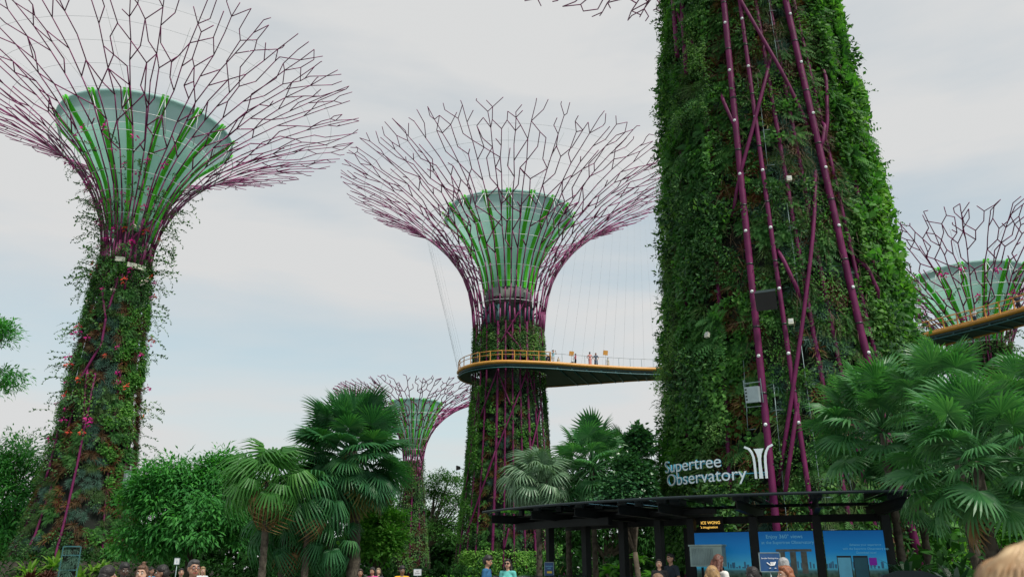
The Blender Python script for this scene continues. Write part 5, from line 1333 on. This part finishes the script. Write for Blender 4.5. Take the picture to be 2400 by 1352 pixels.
def person(px, ytop, D, label, skin='light', shirt=(.3, .3, .3), pants=(.05, .06, .1), hair=(.012, .010, .009), hstyle='short', heading=0, yaw=0, nod=0, arms='down', female=False, dress=None, glasses=None, voxel=.02, height=None, base=None, sleeve=.55, group='visitors', child=False, bag=False):
    """stands so that the top of the head is at photo pixel (px, ytop) at distance D; heading 0 looks at the camera, 90 to the right"""
    if base is None:
        p = at(px, ytop, D); hgt = p.z if height is None else height; loc = Vector((p.x, p.y, 0))
    else: loc = Vector(base); hgt = height
    k = hgt / 1.77
    root = empty('person', loc, R_(heading), label, 'person', group); root.scale = (k, k, k)
    ms = [mat('skin ' + skin, SKINS[skin], .5, var=.06), mat('cloth %.2f %.2f %.2f' % shirt, shirt, .85, var=.1, scale=8), mat('cloth %.2f %.2f %.2f' % pants, pants, .85, var=.1, scale=8), mat('hair %.3f %.3f %.3f' % hair, hair, .55, var=.35, scale=30, bump=.4), mat('lips ' + skin, tuple(c * s for c, s in zip(SKINS[skin], (.9, .5, .55))), .4), mat('shoe leather', (.03, .03, .03), .5)]
    sw_ = .165 if female else .19; hw = .105 if female else .09
    A = []
    # trunk
    A += [('e', (0, 0, .96), (.165, .115, .13), 2), ('e', (0, 0, 1.09), (.135 if female else .15, .105, .16), 1), ('e', (0, .0, 1.27), (.155 if female else .175, .115, .19), 1), ('c', (-sw_ + .05, .005, 1.425), (sw_ - .05, .005, 1.425), .062, .062, 1)]
    if female: A += [('e', (-.07, -.07, 1.28), (.07, .065, .07), 1), ('e', (.07, -.07, 1.28), (.07, .065, .07), 1)]
    A += [('c', (0, .01, 1.44), (0, -.005, 1.56), .056 if not female else .048, .052 if not female else .045, 0)]
    # head (turned by yaw, nodded)
    ya, no = R_(yaw), R_(nod)
    def H(v):
        x, y, z = v; z -= 1.56; y, z = y * math.cos(no) - z * math.sin(no) * -1 * -1, z * math.cos(no) + y * math.sin(no)
        return rotz((x, y, z + 1.56), ya)
    hd = [('e', (0, .008, 1.668), (.077, .096, .098), 0), ('c', (0, -.035, 1.63), (0, -.048, 1.572), .058, .040, 0), ('c', (-.03, -.03, 1.60), (.03, -.03, 1.60), .045, .045, 0),
          ('c', (0, -.088, 1.66), (0, -.108, 1.622), .010, .017, 0), ('e', (-.079, .01, 1.64), (.012, .022, .033), 0), ('e', (.079, .01, 1.64), (.012, .022, .033), 0),
          ('c', (-.024, -.088, 1.588), (.024, -.088, 1.588), .009, .009, 4), ('c', (-.05, -.083, 1.682), (-.018, -.092, 1.684), .007, .007, 3), ('c', (.018, -.092, 1.684), (.05, -.083, 1.682), .007, .007, 3)]
    for p in hd: A.append(('e', H(p[1]), p[2], p[3]) if p[0] == 'e' else ('c', H(p[1]), H(p[2]), p[3], p[4], p[5]))
    # arms
    def arm(s, el, wr, fd, curl=.6):
        sh = Vector((s * sw_, .01, 1.42)); el = Vector(el); wr = Vector(wr); fd = Vector(fd).normalized()
        A.append(('c', sh, el, .050, .040, 0)); m = sh.lerp(el, sleeve); A.append(('c', sh, m, .062, .056, 1))
        if sleeve >= 1: A.append(('c', el, el.lerp(wr, .9), .050, .040, 1))
        A.append(('c', el, wr, .041, .028, 0))
        pc = wr + fd * .05; side = fd.cross(Vector((0, 0, 1)) if abs(fd.z) < .8 else Vector((0, 1, 0))).normalized(); nrm = side.cross(fd)
        for j in range(4):
            o = side * (j - 1.5) * .021; A.append(('c', wr + fd * .01 + o * .6, wr + fd * .085 + o, .017, .014, 0))
            L = (.070, .082, .076, .060)[j]; a = wr + fd * .085 + o; b = a + fd * L * .5 - nrm * L * .2 * curl; c_ = b + fd * L * .35 - nrm * L * .55 * curl
            A.append(('c', a, b, .0115, .0105, 0)); A.append(('c', b, c_, .0105, .009, 0))
        th = wr + fd * .03 + side * .035 * s; A.append(('c', th, th + fd * .05 + side * .03 * s - nrm * .02, .014, .011, 0))
        return wr + fd * .1
    hand = None
    if arms == 'down':
        for s in (-1, 1): arm(s, (s * (sw_ + .06), .03, 1.13), (s * (sw_ + .07), -.03, .88), (0, -.1, -1))
    elif arms == 'phone':
        arm(-1, (-sw_ - .05, .02, 1.15), (-.10, -.27, 1.17), (.5, -.6, .3)); hand = arm(1, (sw_ + .05, .02, 1.15), (.08, -.30, 1.20), (-.2, -.8, .4))
    elif arms == 'point':
        arm(-1, (-sw_ - .05, .02, 1.15), (-sw_ - .06, -.05, .9), (0, -.1, -1)); arm(1, (sw_ + .25, -.08, 1.42), (sw_ + .48, -.15, 1.46), (1, -.2, .1), .2)
    elif arms == 'up':
        for s in (-1, 1): hand = arm(s, (s * (sw_ + .13), -.2, 1.36), (s * .09, -.22, 1.60), (-s * .3, -.5, .6))
    elif arms == 'hips':
        for s in (-1, 1): arm(s, (s * (sw_ + .17), .05, 1.17), (s * (sw_ + .0), -.08, 1.0), (-s * .6, -.2, -.6))
    elif arms == 'rail':
        for s in (-1, 1): arm(s, (s * (sw_ + .06), -.05, 1.16), (s * .16, -.28, 1.08), (-s * .2, -1, -.2))
    # legs
    for s in (-1, 1):
        A += [('c', (s * hw, 0, .92), (s * hw, -.01, .50), .088, .062, 2), ('c', (s * hw, -.01, .50), (s * hw, .01, .10), .060, .042, 2 if not dress else 0), ('c', (s * hw, .03, .05), (s * (hw + .015), -.12, .04), .045, .038, 5)]
    if dress: A += [('c', (0, 0, 1.0), (0, 0, dress), .14, .21, 2)]
    figure('body', A, ms, root, voxel / k)
    # hair
    hm = ms[3]; Bh = []
    if hstyle != 'bald':
        Bh += [('e', H((0, .022, 1.690)), (.086, .100, .090), 0), ('e', H((0, .05, 1.655)), (.082, .075, .085), 0), ('e', H((0, -.03, 1.735)), (.066, .060, .040), 0)]
        if hstyle == 'thick': Bh += [('e', H((0, .02, 1.71)), (.095, .105, .095), 0), ('e', H((0, .06, 1.65)), (.092, .08, .10), 0)]
        if hstyle in ('long', 'bun', 'bob', 'frizzy'):
            for s in (-1, 1): Bh += [('c', H((s * .075, .0, 1.68)), H((s * .083, .02, 1.58)), .026, .024, 0)]
        if hstyle == 'long':
            for s in (-1, 0, 1): Bh += [('c', H((s * .065, .06, 1.62)), H((s * .085, .09, 1.40)), .05, .042, 0), ('c', H((s * .085, .09, 1.40)), H((s * .07, .10, 1.24)), .042, .02, 0)]
            for s in (-1, 1): Bh += [('c', H((s * .083, .02, 1.58)), H((s * .10, -.02, 1.42)), .030, .022, 0)]
        if hstyle == 'bob': Bh += [('e', H((0, .05, 1.58)), (.095, .06, .09), 0)]
        if hstyle == 'bun': Bh += [('e', H((0, .03, 1.80)), (.035, .035, .03), 0)]
        if hstyle == 'frizzy': Bh += [('e', H((0, .03, 1.70)), (.115, .12, .115), 0), ('e', H((0, .07, 1.62)), (.12, .09, .11), 0)]
        figure('hair', Bh, [hm], root, max(.010, voxel * .7) / k)
    # eyes
    em = [mat('eye white', (.7, .7, .68), .3, var=.02), mat('dark iris', (.015, .01, .008), .2)]
    for s in (-1, 1):
        q = MB(); c_ = H((s * .033, -.086, 1.655)); ball(q, c_, (.014, .008, .009), n=6); me = q.mesh('eye')
        o = link('eye', me, root, em[0]); q = MB(); c2 = H((s * .033, -.092, 1.655)); ball(q, c2, (.007, .005, .008), n=5); q.build('iris', em[1], o)
    if glasses:
        q = MB(); gm = mat('glasses frame %s' % glasses, {'dark': (.02, .015, .015), 'red': (.14, .015, .015)}[glasses], .3)
        for s in (-1, 1):
            c_ = (s * .034, -.106, 1.652); pts = [H((c_[0] + .028 * math.cos(a), c_[1], c_[2] + .02 * math.sin(a))) for a in np.linspace(0, 2 * math.pi, 14)]; q.tube(pts, .004, 4, cap=False)
            q.tube([H((s * .062, -.104, 1.657)), H((s * .08, .0, 1.655))], .003, 4)
        q.tube([H((-.008, -.108, 1.655)), H((.008, -.108, 1.655))], .003, 4); q.build('glasses', gm, root)
        if glasses == 'dark':
            for s in (-1, 1):
                q = MB(); q.add([H((s * .034 + .028 * math.cos(a), -.107, 1.652 + .02 * math.sin(a))) for a in np.linspace(0, 2 * math.pi, 13)[:-1]], [tuple(range(12))]); q.build('lens', mat('dark lens', (.008, .008, .01), .1), root)
    if bag:
        q = MB(); q.box((0, .19, 1.2), (.28, .16, .4)); q.build('backpack', mat('dark cloth bag', (.02, .025, .05), .8), root)
        for s in (-1, 1): q = MB(); q.tube([(s * .1, .14, 1.38), (s * .11, 0, 1.50), (s * .11, -.12, 1.38), (s * .12, -.1, 1.15)], .02, 5); q.build('strap', mat('dark cloth bag', (.02, .025, .05)), root)
    if hand is not None and arms == 'phone':
        hp = Matrix.Rotation(R_(heading), 4, 'Z') @ (hand * k) + loc
        q = MB(); q.box((0, 0, 0), (.075, .009, .15)); o = q.build('smartphone', M_BLACK, None, label='smartphone held by the ' + ' '.join(label.split()[:11]), cat='phone'); o.location = hp; o.rotation_euler = (-.9, 0, R_(heading))
    return root
GR = 'visitors in the plaza'
person(457, 1311, 13.2, 'man with red glasses, grey-black hair and black T-shirt', 'tan', (.010, .010, .012), (.03, .03, .04), (.035, .035, .035), 'short', 28, 12, 0, 'down', glasses='red', voxel=.013, group=GR)
person(258, 1329, 14.5, 'dark haired person seen from behind at left, face turned right', 'tan', (.5, .48, .45), (.05, .05, .08), (.012, .010, .010), 'frizzy', 120, 0, 0, 'down', female=True, voxel=.014, group=GR)
person(293, 1320, 17.5, 'dark skinned man in a light blue T-shirt near the left tower', 'dark', (.16, .36, .46), (.04, .05, .08), (.010, .010, .010), 'thick', 40, 0, 10, 'down', voxel=.014, group=GR)
person(335, 1324, 14.0, 'person with brown hair in a top knot facing the camera', 'light', (.25, .22, .2), (.1, .1, .1), (.10, .05, .028), 'bun', 5, 0, 0, 'down', female=True, voxel=.014, group=GR)
person(380, 1326, 16.0, 'bearded man in a dark red shirt looking left', 'brown', (.20, .02, .035), (.04, .04, .06), (.010, .009, .008), 'thick', -65, 0, 0, 'down', voxel=.014, group=GR)
person(356, 1329, 30, 'far person in a bright blue shirt between two nearer heads', 'brown', (.03, .25, .48), (.05, .05, .07), hstyle='short', heading=70, group=GR)
person(426, 1331, 27, 'far person in a blue shirt pointing to the right', 'tan', (.03, .17, .34), (.05, .05, .07), hstyle='short', heading=30, arms='point', group=GR)
person(476, 1327, 30, 'far woman with light hair and white top behind the man in glasses', 'light', (.5, .55, .6), (.2, .2, .25), (.25, .17, .08), 'long', 40, 0, 10, 'phone', female=True, group=GR)
person(845, 1332, 27, 'woman in a red T-shirt with a backpack', 'tan', (.55, .02, .03), (.05, .05, .07), (.03, .015, .012), 'bob', 10, 0, 10, 'down', female=True, bag=True, group=GR)
person(874, 1328, 28, 'woman in a pink T-shirt looking at her phone', 'tan', (.62, .06, .26), (.05, .05, .07), (.012, .010, .010), 'long', -20, 0, 15, 'phone', female=True, group=GR)
person(887, 1330, 31, 'pale woman in a dark strap top behind the pink T-shirt', 'light', (.02, .02, .03), (.05, .05, .07), (.2, .16, .1), 'bob', 0, 0, 0, 'down', female=True, sleeve=.15, group=GR)
person(943, 1326, 26, 'boy in a yellow T-shirt in front of the small tower', 'brown', (.66, .38, .02), (.05, .05, .07), (.012, .010, .010), 'thick', 20, 0, 10, 'down', group=GR)
person(1142, 1302, 23, 'man in a blue shirt holding up a phone below the centre tower', 'tan', (.015, .10, .22), (.04, .04, .05), (.012, .010, .010), 'thick', 75, 0, 15, 'phone', voxel=.014, group=GR)
person(1190, 1309, 24, 'woman in a teal T-shirt and sunglasses below the centre tower', 'light', (.10, .42, .38), (.05, .05, .07), (.012, .010, .010), 'long', -15, 0, 0, 'phone', female=True, glasses='dark', voxel=.014, bag=False, group=GR)
person(1544, 1309, 25.5, 'staff woman in a black uniform behind the blue counter', 'light', (.012, .013, .016), (.02, .02, .03), (.012, .010, .010), 'bob', -10, 0, -5, 'down', female=True, voxel=.016, group=GR)
person(1571, 1296, 26, 'staff man in a dark polo shirt turned left under the kiosk', 'tan', (.012, .022, .035), (.02, .02, .03), (.010, .009, .009), 'short', -60, 0, 5, 'down', voxel=.016, group=GR)
person(1680, 1298, 17.5, 'woman with long reddish brown hair and white top in front of the cooling unit', 'light', (.70, .68, .64), (.08, .1, .16), (.10, .032, .018), 'long', 130, 0, 22, 'phone', female=True, voxel=.014, group=GR)
person(1668, 1325, 11.5, 'blond head seen from behind below the cooling unit', 'light', (.45, .42, .4), (.1, .1, .1), (.30, .18, .075), 'long', 165, 0, 0, 'down', female=True, voxel=.012, group=GR)
person(1761, 1327, 12.5, 'black haired head seen from behind between the panels', 'light', (.45, .35, .32), (.1, .1, .1), (.012, .010, .010), 'long', 200, 0, 0, 'down', female=True, voxel=.012, group=GR)
person(1835, 1306, 14.5, 'grey haired man seen from behind, blue shirt', 'light', (.02, .10, .26), (.05, .05, .06), (.30, .30, .30), 'short', 170, 0, 0, 'down', voxel=.013, group=GR)
person(1838, 1325, 11.8, 'auburn haired woman in profile looking left, sunglasses pushed up', 'light', (.3, .2, .15), (.1, .1, .1), (.22, .07, .025), 'long', -80, 0, 0, 'down', female=True, voxel=.012, group=GR)
person(1541, 1343, 11, 'top of a light brown head at the bottom edge before the counter', 'light', (.3, .3, .3), (.1, .1, .1), (.16, .09, .05), 'short', 180, 0, 0, 'down', voxel=.015, group=GR)
# on the skyway
GS = 'visitors on the skyway'
def sky_person(px, D, label, h=1.66, **kw):
    p = at(px, 850, D); person(px, 0, D, label, base=(p.x, p.y, DZ), height=h, voxel=.03, group=GS, **kw)
sky_person(1297, 81.9, 'person on the skyway in light blue taking a photograph', 1.75, shirt=(.25, .5, .6), pants=(.45, .45, .42), arms='up', heading=60, hstyle='short')
sky_person(1288, 82.2, 'person on the skyway in dark clothes beside the photographer', 1.5, shirt=(.03, .03, .06), pants=(.02, .02, .03), heading=-30)
sky_person(1282, 82.6, 'person on the skyway in navy nearest the tower', 1.45, shirt=(.05, .05, .12), pants=(.02, .02, .03), heading=-60, female=True, hstyle='bob')
sky_person(1309, 82.2, 'child on the skyway in a pale dress', 1.05, shirt=(.5, .45, .35), pants=(.5, .45, .35), heading=0, female=True, hstyle='bob', dress=.45)
sky_person(1349, 82.6, 'person on the skyway in a pink top and black trousers', 1.5, shirt=(.55, .08, .2), pants=(.015, .015, .02), heading=-70, arms='rail', female=True, hstyle='bob')
sky_person(1383, 83.0, 'person on the skyway in a long salmon patterned dress', 1.72, shirt=(.55, .22, .2), pants=(.55, .22, .2), heading=10, arms='hips', female=True, hstyle='thick', dress=.15, skin='brown')
sky_person(1397, 83.3, 'person on the skyway in a short navy dress', 1.7, shirt=(.02, .035, .09), pants=(.02, .035, .09), heading=0, arms='hips', female=True, hstyle='bob', dress=.55)
sky_person(1425, 83.9, 'person on the skyway in a pale floral dress under the right board', 1.3, shirt=(.4, .38, .3), pants=(.4, .38, .3), heading=40, female=True, hstyle='bob', dress=.3)
sky_person(1119, 81.9, 'person on the skyway behind the left ring railing in dark green', 1.6, shirt=(.02, .08, .07), pants=(.02, .02, .03), heading=-90)
p = at(1338, 850, 82.7); e = empty('stroller', (p.x, p.y, DZ), R_(-70), 'small dark pushchair beside the person in pink on the skyway', 'pushchair')
q = MB(); q.box((0, 0, .45), (.4, .6, .22), Matrix.Rotation(.4, 3, 'X')); q.build('seat', mat('cloth bag navy', (.02, .03, .06), .8), e)
q = MB(); q.tube([(0, .3, .5), (0, .62, .95)], .03, 5); q.build('handle', M_WIRE, e)
for x in (-.2, .2):
    for y in (-.3, .3): q = MB(); q.lathe([(.0, -.02), (.11, -.02), (.11, .02), (0, .02)], 12); o = q.build('wheel', M_BLACK, e); o.matrix_basis = Matrix.Translation((x, y, .11)) @ Matrix.Rotation(math.pi / 2, 4, 'Y')
for px, py, D, kw in ((2284, 740, 78.3, dict(label='person on the right part of the skyway in a white shirt', shirt=(.55, .62, .66), pants=(.03, .04, .07), heading=-70, arms='rail', h=1.6)), (2387, 715, 76.2, dict(label='person on the right part of the skyway in dark clothes at frame edge', shirt=(.02, .03, .05), pants=(.02, .02, .03), heading=-40, arms='rail', h=1.75))):
    p = at(px, py, D); h_ = kw.pop('h'); lb = kw.pop('label'); person(px, 0, D, lb, base=(p.x, p.y, DZ), height=h_, voxel=.03, group=GS, **kw)
# the blond head very near the camera at the lower right
p = at(2405, 1303, 1.42); nr_ = person(2405, 1303, 1.42, 'blurred blond hair of a person close to the camera, bottom right corner', 'light', (.2, .2, .22), (.05, .05, .06), (.30, .17, .08), 'bob', 178, 0, 0, 'down', female=True, voxel=.014, group=GR)
rh = np.random.default_rng(77); q = MB(); kk = p.z / 1.77
for i in range(850):
    d = unit(rh.normal(size=3)); d[2] = abs(d[2]) * .9 + .05
    b0 = np.array((0, .03, 1.672)); rr = np.array((.088, .104, .100))
    top = np.array((.01, .0, 1.0)); pts = []
    for t in np.linspace(.05, 1, 7):
        v = unit(top * (1 - t) + np.array((d[0], d[1], d[2] * (1 - t) - .45 * t)) * t * 1.4); pts.append(Vector(b0 + v * rr * (1.09 + .09 * rh.random()) + np.array((0, 0, -.06 * t * t))))
    q.tube(pts, [.004, .004, .004, .0035, .003, .002, .001], 3, cap=False)
q.build('hair_strands', mat('blond strand', (.30, .16, .07), .45, scale=25, col2=(.68, .50, .30)), nr_, kind='stuff')
finish_figures()

# single out plants of a kind by their place in the row
ORD = 'first second third fourth fifth sixth seventh eighth ninth tenth eleventh twelfth thirteenth fourteenth fifteenth sixteenth seventeenth eighteenth nineteenth twentieth'.split()
ORD += ['twenty-' + w_ for w_ in ORD[:9]]
for gname in ('lime bromeliads', 'dark strap leaved plants', 'red bromeliads', 'bright ferns behind the columns', 'ferns at the centre tower foot'):
    for i, o in enumerate(sorted([o for o in C.objects if o.get('group') == gname], key=lambda o: o.location.x / o.location.y)):
        o['label'] = o['label'] + ', ' + ORD[i] + ' from left'
